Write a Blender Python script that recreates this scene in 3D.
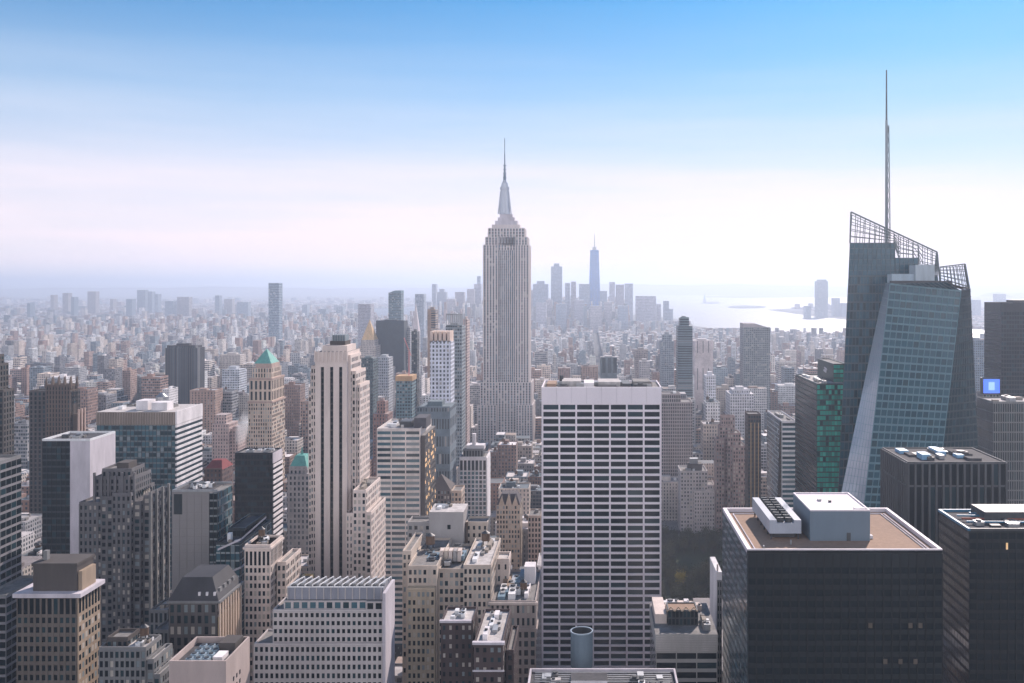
import bpy, math, random
from mathutils import Vector
R = math.radians
rnd = random.Random(7)
S = bpy.context.scene
for o in list(bpy.data.objects): bpy.data.objects.remove(o)
COL = S.collection

# ---------------------------------------------------------------- camera, sky, sun, exposure
F = 950.0; CX = 590.0; EY = 284.0; CZ = 245.0
cam_d = bpy.data.cameras.new('camera'); cam = bpy.data.objects.new('camera', cam_d); COL.objects.link(cam)
cam_d.sensor_width = 36; cam_d.lens = 36 * F / 1024
cam_d.shift_x = -(CX - 512) / 1024; cam_d.shift_y = -(341.5 - EY) / 1024
cam_d.clip_start = 1; cam_d.clip_end = 120000
cam.location = (0, 0, CZ); cam.rotation_euler = (R(90), 0, 0)
S.camera = cam
SUN_EL, SUN_AZ = 33.0, 24.0      # degrees above the horizon, degrees right of the view axis (+Y)
W = bpy.data.worlds.new('World'); S.world = W; W.use_nodes = True
wn = W.node_tree.nodes; wl = W.node_tree.links; wn.clear()
sky = wn.new('ShaderNodeTexSky'); sky.sky_type = 'NISHITA'; sky.sun_disc = False
sky.sun_elevation = R(SUN_EL); sky.sun_rotation = R(SUN_AZ)
sky.altitude = 200; sky.air_density = 1.0; sky.dust_density = .3; sky.ozone_density = 3.0
tc = wn.new('ShaderNodeTexCoord'); sep = wn.new('ShaderNodeSeparateXYZ'); wl.new(tc.outputs['Generated'], sep.inputs[0])
# thin high cloud veil: streaks stretched sideways, thickest low in the sky
mp = wn.new('ShaderNodeMapping'); mp.inputs['Scale'].default_value = (1.2, 1.2, 15); mp.inputs['Rotation'].default_value = (0, R(4), 0)
wl.new(tc.outputs['Generated'], mp.inputs[0])
nz = wn.new('ShaderNodeTexNoise'); nz.inputs['Scale'].default_value = 1.6; nz.inputs['Detail'].default_value = 7; nz.inputs['Roughness'].default_value = .55
wl.new(mp.outputs[0], nz.inputs['Vector'])
r1 = wn.new('ShaderNodeMapRange'); r1.inputs[1].default_value = .38; r1.inputs[2].default_value = .72; wl.new(nz.outputs['Fac'], r1.inputs[0])
r2 = wn.new('ShaderNodeMapRange'); r2.interpolation_type = 'SMOOTHSTEP'
r2.inputs[1].default_value = .34; r2.inputs[2].default_value = .05; wl.new(sep.outputs['Z'], r2.inputs[0])
ad = wn.new('ShaderNodeMath'); ad.operation = 'MULTIPLY_ADD'; ad.inputs[1].default_value = .26; ad.inputs[2].default_value = .0
wl.new(r1.outputs[0], ad.inputs[0])
ml = wn.new('ShaderNodeMath'); ml.operation = 'MULTIPLY_ADD'; ml.inputs[2].default_value = .0; ml.use_clamp = True
wl.new(r2.outputs[0], ml.inputs[0]); 
ad2 = wn.new('ShaderNodeMath'); ad2.operation = 'ADD'; ad2.inputs[1].default_value = .84; wl.new(ad.outputs[0], ad2.inputs[0])
wl.new(ad2.outputs[0], ml.inputs[1])
mx = wn.new('ShaderNodeMix'); mx.data_type = 'RGBA'; mx.inputs[7].default_value = (7.0, 6.1, 7.1, 1)
tint = wn.new('ShaderNodeMix'); tint.data_type = 'RGBA'; tint.blend_type = 'MULTIPLY'; tint.inputs[0].default_value = 1
tint.inputs[7].default_value = (.13, .56, .78, 1)
wl.new(sky.outputs[0], tint.inputs[6]); vc = wn.new('ShaderNodeMix'); vc.data_type = 'RGBA'; vc.inputs[6].default_value = (7.9, 6.85, 7.35, 1); vc.inputs[7].default_value = (5.2, 5.8, 7.0, 1)
vr = wn.new('ShaderNodeMapRange'); vr.interpolation_type = 'SMOOTHSTEP'; vr.inputs[1].default_value = .06; vr.inputs[2].default_value = .20; wl.new(sep.outputs['Z'], vr.inputs[0]); wl.new(vr.outputs[0], vc.inputs[0]); wl.new(vc.outputs[2], mx.inputs[7])
cap_ = wn.new('ShaderNodeMix'); cap_.data_type = 'RGBA'; cap_.blend_type = 'DARKEN'; cap_.inputs[0].default_value = 1; cap_.inputs[7].default_value = (2.4, 5.5, 7.1, 1)
wl.new(tint.outputs[2], cap_.inputs[6])
# added fill light, shaped as unseen bright cloud behind the view, for camera-facing walls
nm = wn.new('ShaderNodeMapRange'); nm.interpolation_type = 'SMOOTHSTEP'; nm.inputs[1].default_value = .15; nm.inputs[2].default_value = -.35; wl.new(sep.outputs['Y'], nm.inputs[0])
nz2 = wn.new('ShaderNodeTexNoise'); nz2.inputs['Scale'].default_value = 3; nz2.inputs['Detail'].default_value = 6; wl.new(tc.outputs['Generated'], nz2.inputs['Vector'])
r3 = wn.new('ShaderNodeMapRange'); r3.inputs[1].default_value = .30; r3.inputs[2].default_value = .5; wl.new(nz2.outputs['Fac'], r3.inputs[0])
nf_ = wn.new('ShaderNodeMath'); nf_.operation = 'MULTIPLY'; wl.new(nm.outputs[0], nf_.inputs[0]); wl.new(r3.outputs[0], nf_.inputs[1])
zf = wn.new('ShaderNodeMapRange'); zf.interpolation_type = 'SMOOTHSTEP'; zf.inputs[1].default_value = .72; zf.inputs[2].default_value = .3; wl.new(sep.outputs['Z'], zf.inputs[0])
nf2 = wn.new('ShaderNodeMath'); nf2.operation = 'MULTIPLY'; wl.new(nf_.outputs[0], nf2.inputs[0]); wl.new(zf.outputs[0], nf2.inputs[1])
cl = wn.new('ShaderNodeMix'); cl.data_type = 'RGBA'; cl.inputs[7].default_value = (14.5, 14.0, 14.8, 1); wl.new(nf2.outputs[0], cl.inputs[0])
wl.new(cap_.outputs[2], mx.inputs[6]); wl.new(ml.outputs[0], mx.inputs[0])
bg = wn.new('ShaderNodeBackground'); bg.inputs[1].default_value = .10
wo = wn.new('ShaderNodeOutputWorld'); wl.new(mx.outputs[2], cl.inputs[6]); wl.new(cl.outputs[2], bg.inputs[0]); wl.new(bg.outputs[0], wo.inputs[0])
sd = bpy.data.lights.new('sun', 'SUN'); sd.energy = 5.0; sd.angle = R(.5); sd.color = (1, .86, .80)
sun = bpy.data.objects.new('sun', sd); COL.objects.link(sun)
_s = Vector((math.sin(R(SUN_AZ)) * math.cos(R(SUN_EL)), math.cos(R(SUN_AZ)) * math.cos(R(SUN_EL)), math.sin(R(SUN_EL))))
sun.rotation_euler = _s.to_track_quat('Z', 'Y').to_euler(); sun.location = (0, 0, 600)
V = S.view_settings; V.view_transform = 'Standard'; V.look = 'None'; V.exposure = .5; V.gamma = 1; V.use_curve_mapping = False
S.cycles.volume_bounces = 1; S.cycles.max_bounces = 5; S.cycles.diffuse_bounces = 2; S.cycles.glossy_bounces = 3
HAZE = 1.0e-4

# ---------------------------------------------------------------- helpers
def PX(px, Y): return (px - CX) * Y / F
def PZ(py, Y): return CZ - (py - EY) * Y / F
def GR(px, py):
    Y = F * CZ / (py - EY); return (PX(px, Y), Y)

def tag(o, label=None, cat=None, group=None, kind=None):
    if label: o['label'] = label
    if cat: o['category'] = cat
    if group: o['group'] = group
    if kind: o['kind'] = kind
    return o

class MB:
    def __init__(s): s.v = []; s.f = []; s.m = []; s.mats = []; s.att = []
    def mi(s, m):
        if m not in s.mats: s.mats.append(m)
        return s.mats.index(m)
    def poly(s, pts, m, att=None):
        n = len(s.v); s.v += [tuple(p) for p in pts]; s.f.append(tuple(range(n, n + len(pts)))); s.m.append(s.mi(m)); s.att.append(att)
    def box(s, x0, x1, y0, y1, z0, z1, m, att=None, top=None, topatt=None, bottom=True):
        n = len(s.v)
        s.v += [(x0,y0,z0),(x1,y0,z0),(x1,y1,z0),(x0,y1,z0),(x0,y0,z1),(x1,y0,z1),(x1,y1,z1),(x0,y1,z1)]
        fs = [(0,1,5,4),(1,2,6,5),(2,3,7,6),(3,0,4,7)]
        k = s.mi(m)
        for f in fs: s.f.append(tuple(n+i for i in f)); s.m.append(k); s.att.append(att)
        s.f.append((n+4,n+5,n+6,n+7)); s.m.append(s.mi(top) if top else k); s.att.append(topatt or att)
        if bottom: s.f.append((n+3,n+2,n+1,n)); s.m.append(k); s.att.append(att)
    def frus(s, b, t, z0, z1, m, att=None):      # rect b -> rect t
        n = len(s.v)
        s.v += [(b[0],b[2],z0),(b[1],b[2],z0),(b[1],b[3],z0),(b[0],b[3],z0),(t[0],t[2],z1),(t[1],t[2],z1),(t[1],t[3],z1),(t[0],t[3],z1)]
        for f in [(0,1,5,4),(1,2,6,5),(2,3,7,6),(3,0,4,7),(4,5,6,7),(3,2,1,0)]:
            s.f.append(tuple(n+i for i in f)); s.m.append(s.mi(m)); s.att.append(att)
    def cyl(s, cx, cy, z0, z1, r0, r1, m, n=12, cap=True):
        k = len(s.v)
        for i in range(n):
            a = 2*math.pi*i/n; s.v.append((cx+r0*math.cos(a), cy+r0*math.sin(a), z0))
        for i in range(n):
            a = 2*math.pi*i/n; s.v.append((cx+r1*math.cos(a), cy+r1*math.sin(a), z1))
        for i in range(n):
            j = (i+1) % n; s.f.append((k+i, k+j, k+n+j, k+n+i)); s.m.append(s.mi(m)); s.att.append(None)
        if cap:
            s.f.append(tuple(k+n+i for i in range(n))); s.m.append(s.mi(m)); s.att.append(None)
            s.f.append(tuple(k+n-1-i for i in range(n))); s.m.append(s.mi(m)); s.att.append(None)
    def bar(s, a, b, w, m):
        a = Vector(a); b = Vector(b); d = b - a
        if d.length < 1e-4: return
        d.normalize(); up = Vector((0, 0, 1)) if abs(d.z) < .9 else Vector((1, 0, 0))
        x = d.cross(up).normalized() * w/2; y = d.cross(x).normalized() * w/2
        n = len(s.v)
        for p in (a, b):
            for q in (x+y, -x+y, -x-y, x-y): s.v.append(tuple(p+q))
        for f in [(0,1,2,3),(7,6,5,4),(0,4,5,1),(1,5,6,2),(2,6,7,3),(3,7,4,0)]:
            s.f.append(tuple(n+i for i in f)); s.m.append(s.mi(m)); s.att.append(None)
    def build(s, name, parent=None, off=(0,0,0)):
        me = bpy.data.meshes.new(name)
        v = [(a-off[0], b-off[1], c-off[2]) for a, b, c in s.v] if any(off) else s.v
        me.from_pydata(v, [], s.f); me.polygons.foreach_set('material_index', s.m)
        for m in s.mats: me.materials.append(m)
        if any(a is not None for a in s.att):
            at = me.attributes.new('tint', 'FLOAT_COLOR', 'FACE'); aw = me.attributes.new('winp', 'FLOAT_VECTOR', 'FACE')
            c = []; w = []
            for a in s.att:
                if a is None: a = ((.3,.3,.3), (3,3.5,.6))
                c += [a[0][0], a[0][1], a[0][2], 1]; w += list(a[1])
            at.data.foreach_set('color', c); aw.data.foreach_set('vector', w)
        me.update()
        o = bpy.data.objects.new(name, me); COL.objects.link(o)
        if parent: o.parent = parent
        else: o.location = off
        return o

def empty(name, loc):
    o = bpy.data.objects.new(name, None); COL.objects.link(o); o.location = loc; o.empty_display_size = 5; return o

# ---------------------------------------------------------------- materials
MC = {}
def nmat(name):
    m = bpy.data.materials.new(name); m.use_nodes = True; nt = m.node_tree
    return m, nt.nodes, nt.links, nt.nodes['Principled BSDF']
def stone(c, rough=.85, var=.28, sc=.12, metal=0):
    k = ('s', c, rough, var, sc, metal)
    if k in MC: return MC[k]
    m, n, l, p = nmat('masonry'); p.inputs['Specular IOR Level'].default_value = .25; p.inputs['Roughness'].default_value = rough; p.inputs['Metallic'].default_value = metal
    g = n.new('ShaderNodeNewGeometry'); mp = n.new('ShaderNodeMapping'); mp.inputs['Scale'].default_value = (1,1,.25); l.new(g.outputs['Position'], mp.inputs[0])
    a = n.new('ShaderNodeTexNoise'); a.inputs['Scale'].default_value = sc; a.inputs['Detail'].default_value = 8; a.inputs['Roughness'].default_value = .7; l.new(mp.outputs[0], a.inputs['Vector'])
    b = n.new('ShaderNodeMapRange'); b.inputs[1].default_value = .3; b.inputs[2].default_value = .7; b.inputs[3].default_value = 1-var; b.inputs[4].default_value = 1+var*.6
    l.new(a.outputs['Fac'], b.inputs[0])
    x = n.new('ShaderNodeVectorMath'); x.operation = 'SCALE'; x.inputs[0].default_value = c; l.new(b.outputs[0], x.inputs['Scale']); l.new(x.outputs[0], p.inputs['Base Color'])
    MC[k] = m; return m
def glass(c, rough=.12, spec=.5, metal=0.):
    k = ('g', c, rough, spec, metal)
    if k in MC: return MC[k]
    m, n, l, p = nmat('window_glass'); p.inputs['Base Color'].default_value = (*c, 1); p.inputs['Roughness'].default_value = rough
    p.inputs['Specular IOR Level'].default_value = spec; p.inputs['Metallic'].default_value = metal
    g = n.new('ShaderNodeNewGeometry'); a = n.new('ShaderNodeTexNoise'); a.inputs['Scale'].default_value = .15; a.inputs['Detail'].default_value = 3
    l.new(g.outputs['Position'], a.inputs['Vector'])
    b = n.new('ShaderNodeBump'); b.inputs['Strength'].default_value = .25; b.inputs['Distance'].default_value = .15; l.new(a.outputs['Fac'], b.inputs['Height']); l.new(b.outputs[0], p.inputs['Normal'])
    MC[k] = m; return m
def glow(c, s):
    k = ('e', c, s)
    if k in MC: return MC[k]
    m, n, l, p = nmat('lit_pane'); p.inputs['Base Color'].default_value = (*c, 1); p.inputs['Emission Color'].default_value = (*c, 1); p.inputs['Emission Strength'].default_value = s
    MC[k] = m; return m

# many small buildings share this: wall tint and window pitch come from face attributes
def city_mat():
    m, n, l, p = nmat('city_facade'); p.inputs['Roughness'].default_value = .8
    def N(t, **k):
        o = n.new(t)
        for a, b in k.items(): setattr(o, a, b)
        return o
    def M(op, a, b=None, c=None):
        o = N('ShaderNodeMath', operation=op)
        for i, x in enumerate((a, b, c)):
            if x is None: continue
            if isinstance(x, (int, float)): o.inputs[i].default_value = x
            else: l.new(x, o.inputs[i])
        return o.outputs[0]
    at = N('ShaderNodeAttribute', attribute_name='tint'); aw = N('ShaderNodeAttribute', attribute_name='winp')
    g = N('ShaderNodeNewGeometry'); sp = N('ShaderNodeSeparateXYZ'); l.new(g.outputs['Position'], sp.inputs[0])
    sn = N('ShaderNodeSeparateXYZ'); l.new(g.outputs['True Normal'], sn.inputs[0]); sw = N('ShaderNodeSeparateXYZ'); l.new(aw.outputs['Vector'], sw.inputs[0])
    ax = M('ABSOLUTE', sn.outputs[0]); isx = M('GREATER_THAN', ax, .7)
    az = M('ABSOLUTE', sn.outputs[2]); wallm = M('LESS_THAN', az, .4)
    u = M('ADD', M('MULTIPLY', sp.outputs[1], isx), M('MULTIPLY', sp.outputs[0], M('SUBTRACT', 1, isx)))
    uu = M('DIVIDE', u, sw.outputs[0]); vv = M('DIVIDE', sp.outputs[2], sw.outputs[1])
    fu = M('FRACT', uu); fv = M('FRACT', vv)
    wu = M('LESS_THAN', M('ABSOLUTE', M('SUBTRACT', fu, .5)), M('MULTIPLY', sw.outputs[2], .5))
    wv = M('LESS_THAN', M('ABSOLUTE', M('SUBTRACT', fv, .5)), .29)
    win = M('MULTIPLY', M('MULTIPLY', wu, wv), wallm)
    cb = N('ShaderNodeCombineXYZ'); l.new(M('FLOOR', uu), cb.inputs[0]); l.new(M('FLOOR', vv), cb.inputs[1]); l.new(isx, cb.inputs[2])
    wn_ = N('ShaderNodeTexWhiteNoise', noise_dimensions='3D'); l.new(cb.outputs[0], wn_.inputs['Vector'])
    cr = N('ShaderNodeValToRGB'); l.new(wn_.outputs['Value'], cr.inputs[0])
    e = cr.color_ramp; e.elements[0].color = (.006,.014,.02,1); e.elements[1].color = (.34,.32,.3,1)
    e.elements[1].position = .97; q = e.elements.new(.6); q.color = (.03,.05,.065,1); q = e.elements.new(.8); q.color = (.08,.10,.12,1)
    no = N('ShaderNodeTexNoise'); no.inputs['Scale'].default_value = .09; no.inputs['Detail'].default_value = 8; no.inputs['Roughness'].default_value = .75; l.new(g.outputs['Position'], no.inputs['Vector'])
    mr = N('ShaderNodeMapRange'); mr.inputs[1].default_value = .3; mr.inputs[2].default_value = .7; mr.inputs[3].default_value = .6; mr.inputs[4].default_value = 1.3; l.new(no.outputs['Fac'], mr.inputs[0])
    sc = N('ShaderNodeVectorMath', operation='SCALE'); l.new(at.outputs['Color'], sc.inputs[0]); l.new(mr.outputs[0], sc.inputs['Scale'])
    mx = N('ShaderNodeMix', data_type='RGBA'); l.new(win, mx.inputs[0]); l.new(sc.outputs[0], mx.inputs[6]); l.new(cr.outputs[0], mx.inputs[7])
    l.new(mx.outputs[2], p.inputs['Base Color'])
    l.new(M('MULTIPLY_ADD', win, -.6, .85), p.inputs['Roughness'])
    return m
CITY = city_mat()
G_DARK = glass((.006,.013,.017), .1, .4); G_MID = glass((.015,.04,.05), .1); G_BLU = glass((.05,.12,.15)); G_BLIND = glass((.42,.38,.33), .5); G_PALE = glass((.18,.22,.23), .3)
G_MIR = glass((.05,.10,.12), .06, 1.0)
LIT = glow((1,.62,.30), .35)
SETS = {'black': [G_DARK],'slab': [G_DARK]*10+[G_MID]*2,'dark': [G_DARK]*8+[G_MID]*2, 'office': [G_DARK]*5+[G_MID]*4+[G_BLU]+[G_BLIND], 'old': [G_DARK]*6+[G_MID]*3+[G_PALE]*2+[G_BLIND]*3,
        'blue': [G_MID]*4+[G_BLU]*5+[G_PALE], 'lit': [G_DARK]*5+[G_MID]*2+[LIT]*2,
        'green': [glass((.02,.22,.17),.1,.8)]*3+[glass((.03,.38,.28),.1,.8)]*4+[glass((.06,.50,.38),.15,.8)]*2+[glass((.01,.05,.045),.1)]}
METAL = stone((.35,.36,.37), .45, .2, .4, .6); WMETAL = stone((.72,.72,.72), .5, .2, .3); DKMETAL = stone((.06,.065,.07), .5, .3, .3)
GRAVEL = stone((.34,.23,.165), .95, .2, .6); ROOFD = stone((.07,.07,.075), .9, .45, .3); ROOFM = stone((.22,.21,.2), .9, .45, .25); ROOFL = stone((.5,.47,.45), .9, .4, .25)
COPPER = stone((.12,.36,.31), .7, .3, .4); GOLD = stone((.62,.42,.22), .5, .2, .3, .3); WOOD = stone((.14,.09,.06), .9, .3, 1.)
UNITQ = {}
def unit_pane(face, m):
    k = (face, m.name)
    if k in UNITQ: return UNITQ[k]
    me = bpy.data.meshes.new('window')
    t = .03
    if face == 'F': v = [(-.5,-t,-.5),(.5,-t,-.5),(.5,-t,.5),(-.5,-t,.5),(-.5,t,-.5),(.5,t,-.5),(.5,t,.5),(-.5,t,.5)]
    elif face == 'R': v = [(t,-.5,-.5),(t,.5,-.5),(t,.5,.5),(t,-.5,.5),(-t,-.5,-.5),(-t,.5,-.5),(-t,.5,.5),(-t,-.5,.5)]
    else: v = [(-t,.5,-.5),(-t,-.5,-.5),(-t,-.5,.5),(-t,.5,.5),(t,.5,-.5),(t,-.5,-.5),(t,-.5,.5),(t,.5,.5)]
    me.from_pydata(v, [], [(0,1,2,3),(0,4,5,1),(1,5,6,2),(2,6,7,3),(3,7,4,0)]); me.materials.append(m); me.update()
    UNITQ[k] = me; return me

RESERVED = []      # footprints of the named buildings
SHOWN = []         # (Y, px0, px1, pytop, short name) for labels and the skyline buffer
class Bld:
    def __init__(s, name, label, cat, x0, x1, y0, y1, short=None, group=None):
        s.name, s.label, s.cat, s.group = name, label, cat, group
        s.o = ((x0+x1)/2, (y0+y1)/2, 0); s.parts = {}; s.win = []; s.order = []
        s.short = short; s.bb = (x0, x1, y0, y1); s.zt = 0; s.kids = []
        RESERVED.append((x0-4, x1+4, y0-4, y1+4))
    def p(s, part):
        if part not in s.parts: s.parts[part] = MB(); s.order.append(part)
        return s.parts[part]
    def box(s, part, m, x0, x1, y0, y1, z0, z1, top=None):
        s.zt = max(s.zt, z1); s.p(part).box(x0, x1, y0, y1, z0, z1, m, top=top)
    def grid(s, m, x0, x1, y0, y1, z0, z1, bay=3., fh=3.8, pier=.9, span=1.4, faces='FLR', dep=.35, gset='office', gy=None, roof=None, part='wall', gside=None, spm=None, bays=None, vis=None, sidebay=None, spandep=.6, headz=0, parapet=1.1):
        """storeys of real window openings: a core, piers and spandrels standing proud of it, panes between them"""
        s.box(part, m, x0, x1, y0, y1, z0, z1, top=roof or ROOFM)
        mb = s.p(part); spm = spm or m
        zt = z1 - headz; nf = max(1, int(round((zt-z0)/fh))); fh = (zt-z0)/nf
        dep0 = dep
        for fc in faces:
            dep = min(dep0, .07) if (fc != 'F' and dep0 <= .5) else dep0
            L = (x1-x0) if fc == 'F' else (y1-y0)
            nb = bays if (bays and fc == 'F') else max(1, int(round(L/((sidebay or bay) if fc != 'F' else bay)))); bw = L/nb
            pw = min(pier, bw*.7)
            def bx(a0, a1, b0, b1, d, mm):
                if fc == 'F': mb.box(x0+a0, x0+a1, y0-d, y0, b0, b1, mm, bottom=True)
                elif fc == 'R': mb.box(x1, x1+d, y0+a0, y0+a1, b0, b1, mm)
                else: mb.box(x0-d, x0, y0+a0, y0+a1, b0, b1, mm)
            for i in range(nb+1):
                a = i*bw; w = pw/2
                bx(max(0, a-w), min(L, a+w), z0, z1, dep, m)
            for j in range(nf+1):
                z = z0+j*fh; a0 = z - span*.5 if j else z; a1 = min(z+span*.5, zt)
                if j == nf: a0, a1 = zt-span*.5, z1
                for i in range(nb):
                    bx(i*bw+pw/2, (i+1)*bw-pw/2, a0, a1, dep*spandep, spm)
            gs = SETS[gside if (gside and fc != 'F') else gset]
            show = fc == 'F' or (fc == 'R' and x1 < 0) or (fc == 'L' and x0 > 0)
            for j in range(nf):
                for i in range(nb):
                    u = (i+.5)*bw; z = z0+(j+.5)*fh; w = bw-pw; h = fh-span
                    if fc == 'F': c = (x0+u, y0-.06, z)
                    elif fc == 'R': c = (x1+.06, y0+u, z)
                    else: c = (x0-.06, y0+u, z)
                    s.win.append((show, c, w, h, fc, rnd.choice(gs)))
        if parapet:
            t = .5; 
            for (a, b, c_, d) in ((x0,x1,y0,y0+t),(x0,x1,y1-t,y1),(x0,x0+t,y0+t,y1-t),(x1-t,x1,y0+t,y1-t)):
                s.box('parapet', m, a, b, c_, d, z1, z1+parapet)
    def clutter(s, x0, x1, y0, y1, z, n=5, mats=None, hmax=4):
        for i in range(n):
            w = rnd.uniform(1.5, max(2.,(x1-x0)*.22)); d = rnd.uniform(1.5, max(2.,(y1-y0)*.3)); h = rnd.uniform(1, hmax)
            a = rnd.uniform(x0+.8, max(x0+.9, x1-w-.8)); b = rnd.uniform(y0+.8, max(y0+.9, y1-d-.8))
            mb = MB(); mb.box(a, a+w, b, b+d, z, z+h, rnd.choice(mats or [METAL, WMETAL, ROOFM, stone((.3,.26,.22))]))
            if rnd.random() < .5: mb.cyl(a+w/2, b+d/2, z+h, z+h+.6, min(w,d)*.35, min(w,d)*.35, DKMETAL, 10)
            s.kids.append(('rooftop_unit', mb))
    def tank(s, x, y, z, r=2., h=4.):
        mb = MB()
        mb.cyl(x, y, z+2.5, z+2.5+h, r, r*.95, WOOD, 14); mb.cyl(x, y, z+2.5+h, z+2.5+h+1.3, r*1.08, .1, DKMETAL, 14)
        for a in (-1, 1):
            for b in (-1, 1): mb.bar((x+a*r*.6, y+b*r*.6, z), (x+a*r*.6, y+b*r*.6, z+2.5), .3, DKMETAL)
        s.kids.append(('water_tank', mb))
    def done(s):
        root = empty(s.name, s.o); tag(root, s.label, s.cat, s.group)
        for k in s.order: s.parts[k].build(k, root, s.o)
        for k, mb in s.kids: mb.build(k, root, s.o)
        ws = sorted(s.win, key=lambda w: (not w[0], -w[1][2]))
        big, rest = ws[:100], ws[100:]
        for sh, c, w, h, fc, m in big:
            o = bpy.data.objects.new('window', unit_pane(fc, m)); COL.objects.link(o); o.parent = root
            o.location = (c[0]-s.o[0], c[1]-s.o[1], c[2]-s.o[2]); o.scale = (w, 1, h) if fc == 'F' else (1, w, h)
        if rest:
            mb = MB()
            for sh, c, w, h, fc, m in rest:
                x, y, z = c; w /= 2; h /= 2
                if fc == 'F': q = [(x-w,y,z-h),(x+w,y,z-h),(x+w,y,z+h),(x-w,y,z+h)]
                elif fc == 'R': q = [(x,y-w,z-h),(x,y+w,z-h),(x,y+w,z+h),(x,y-w,z+h)]
                else: q = [(x,y+w,z-h),(x,y-w,z-h),(x,y-w,z+h),(x,y+w,z+h)]
                mb.poly(q, m)
            o = mb.build('window', root, s.o); o['kind'] = 'stuff'
        x0, x1, y0, y1 = s.bb
        a = CX+F*x0/y0; b = CX+F*x1/y0; SHOWN.append((y0, min(a, CX+F*x0/y1), max(b, CX+F*x1/y1), EY-(s.zt-CZ)*F/y0, s.short))
        return root

def B(name, label, cat, p0, p1, Y, D, short=None, group=None):
    b = Bld(name, label, cat, PX(p0, Y), PX(p1, Y), Y, Y+D, short, group)
    return b, PX(p0, Y), PX(p1, Y)
# ---------------------------------------------------------------- setting: water, land, hills
def prism(name, pts, z, m, zb=-1.0):
    mb = MB(); mb.poly([(x, y, z) for x, y in pts], m)
    for i in range(len(pts)):
        a, b = pts[i], pts[(i+1) % len(pts)]
        mb.poly([(a[0],a[1],zb),(b[0],b[1],zb),(b[0],b[1],z),(a[0],a[1],z)], m)
    o = mb.build(name); tag(o, kind='structure'); return o
wm, n, l, p = nmat('water'); p.inputs['Base Color'].default_value = (.03,.05,.06,1); p.inputs['Roughness'].default_value = .48; p.inputs['Specular IOR Level'].default_value = 1.
g = n.new('ShaderNodeNewGeometry'); a = n.new('ShaderNodeTexNoise'); a.inputs['Scale'].default_value = .02; a.inputs['Detail'].default_value = 6; l.new(g.outputs['Position'], a.inputs['Vector'])
b = n.new('ShaderNodeBump'); b.inputs['Strength'].default_value = .5; b.inputs['Distance'].default_value = 3; l.new(a.outputs['Fac'], b.inputs['Height']); l.new(b.outputs[0], p.inputs['Normal'])
mb = MB(); mb.poly([(-60000,-8000,0),(60000,-8000,0),(60000,75000,0),(-60000,75000,0)], wm); tag(mb.build('water'), kind='structure')
ASPH = stone((.05,.05,.052), .9, .3, .05); LAND = stone((.10,.10,.09), .95, .5, .004); PAVE = stone((.25,.24,.23), .9, .3, .1); FOREST = stone((.06,.07,.06), .95, .5, .002)
MAN = [(-3400,-4000),(1780,-4000),(1780,3900),(1700,4200),(1249,4564),(880,4620),(719,5060),(600,5500),(645,6125),(560,6900),(420,7350),(200,7900),(-150,8000),(-500,7500),(-750,6900),(-1500,6150),(-2500,5600),(-3100,5150),(-3400,4500)]
prism('ground', MAN, 2.0, ASPH)
BRK = [GR(-250,327.5), GR(0,327), GR(150,325), GR(300,321.5), GR(362,317), GR(372,309), GR(470,304), GR(560,299), GR(620,297), (2500,26000), (-30000,26000), (-9000, 5300)]
prism('far_shore', BRK, 2.0, LAND)
NJ = [GR(768,310), GR(816,316.5), GR(850,320), GR(985,330), GR(1250,352), (9000,4000), (30000,12000), (22000,19000), GR(985,295), GR(850,303), GR(800,308)]
prism('far_shore', NJ, 2.0, LAND)
prism('island', [GR(728,307.6), GR(740,308.5), GR(764,308), GR(766,306.6), GR(745,305.6), GR(730,306.3)], 4, FOREST)
prism('island', [GR(701,303.4), GR(712,303.8), GR(720,303.3), GR(718,302), GR(705,302)], 4, FOREST)
prism('island', [GR(704,297.2), GR(740,297.6), GR(850,297), GR(850,295.8), GR(760,295.6), GR(706,296.2)], 5, FOREST)
prism('far_land', [(-35000,19500),(3500,21000),(16000,21500),(30000,19000),(58000,30000),(58000,70000),(-58000,70000),(-58000,30000)], 3, FOREST)
def ridge(Y, x0, x1, hf, n, dep, seed):
    mb = MB(); r = random.Random(seed); ph = [r.uniform(0, 6.28) for _ in range(8)]
    pr = []
    for i in range(n+1):
        t = i/n; x = x0+(x1-x0)*t; px = CX+F*x/Y
        h = hf(px) * (1 + .10*math.sin(t*23+ph[0]) + .07*math.sin(t*57+ph[1]) + .04*math.sin(t*131+ph[2])+.02*math.sin(t*300+ph[3]))
        pr.append((x, h))
    rows = [(Y-dep, 0.), (Y-dep*.6, .35), (Y-dep*.25, .8), (Y, 1.), (Y+dep*.5, .8), (Y+dep, 0.)]
    V_ = []; 
    for y, k in rows:
        for x, h in pr: V_.append((x, y, 1+h*k*(1 if k == 1 else r.uniform(.85, 1.1))))
    w = n+1; mb.v = V_
    for j in range(len(rows)-1):
        for i in range(n): mb.f.append((j*w+i, j*w+i+1, (j+1)*w+i+1, (j+1)*w+i)); mb.m.append(0); mb.att.append(None)
    mb.mats = [FOREST]; tag(mb.build('hills'), kind='structure')
ridge(23000, -20000, 18000, lambda px: 150 if px < 430 else (215 if px > 520 else 150+65*(px-430)/90), 240, 2500, 3)
ridge(34000, -28000, 26000, lambda px: 190 if px < 470 else 270, 240, 3000, 5)
ridge(17500, 7500, 15000, lambda px: 90, 100, 900, 9)
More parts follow.
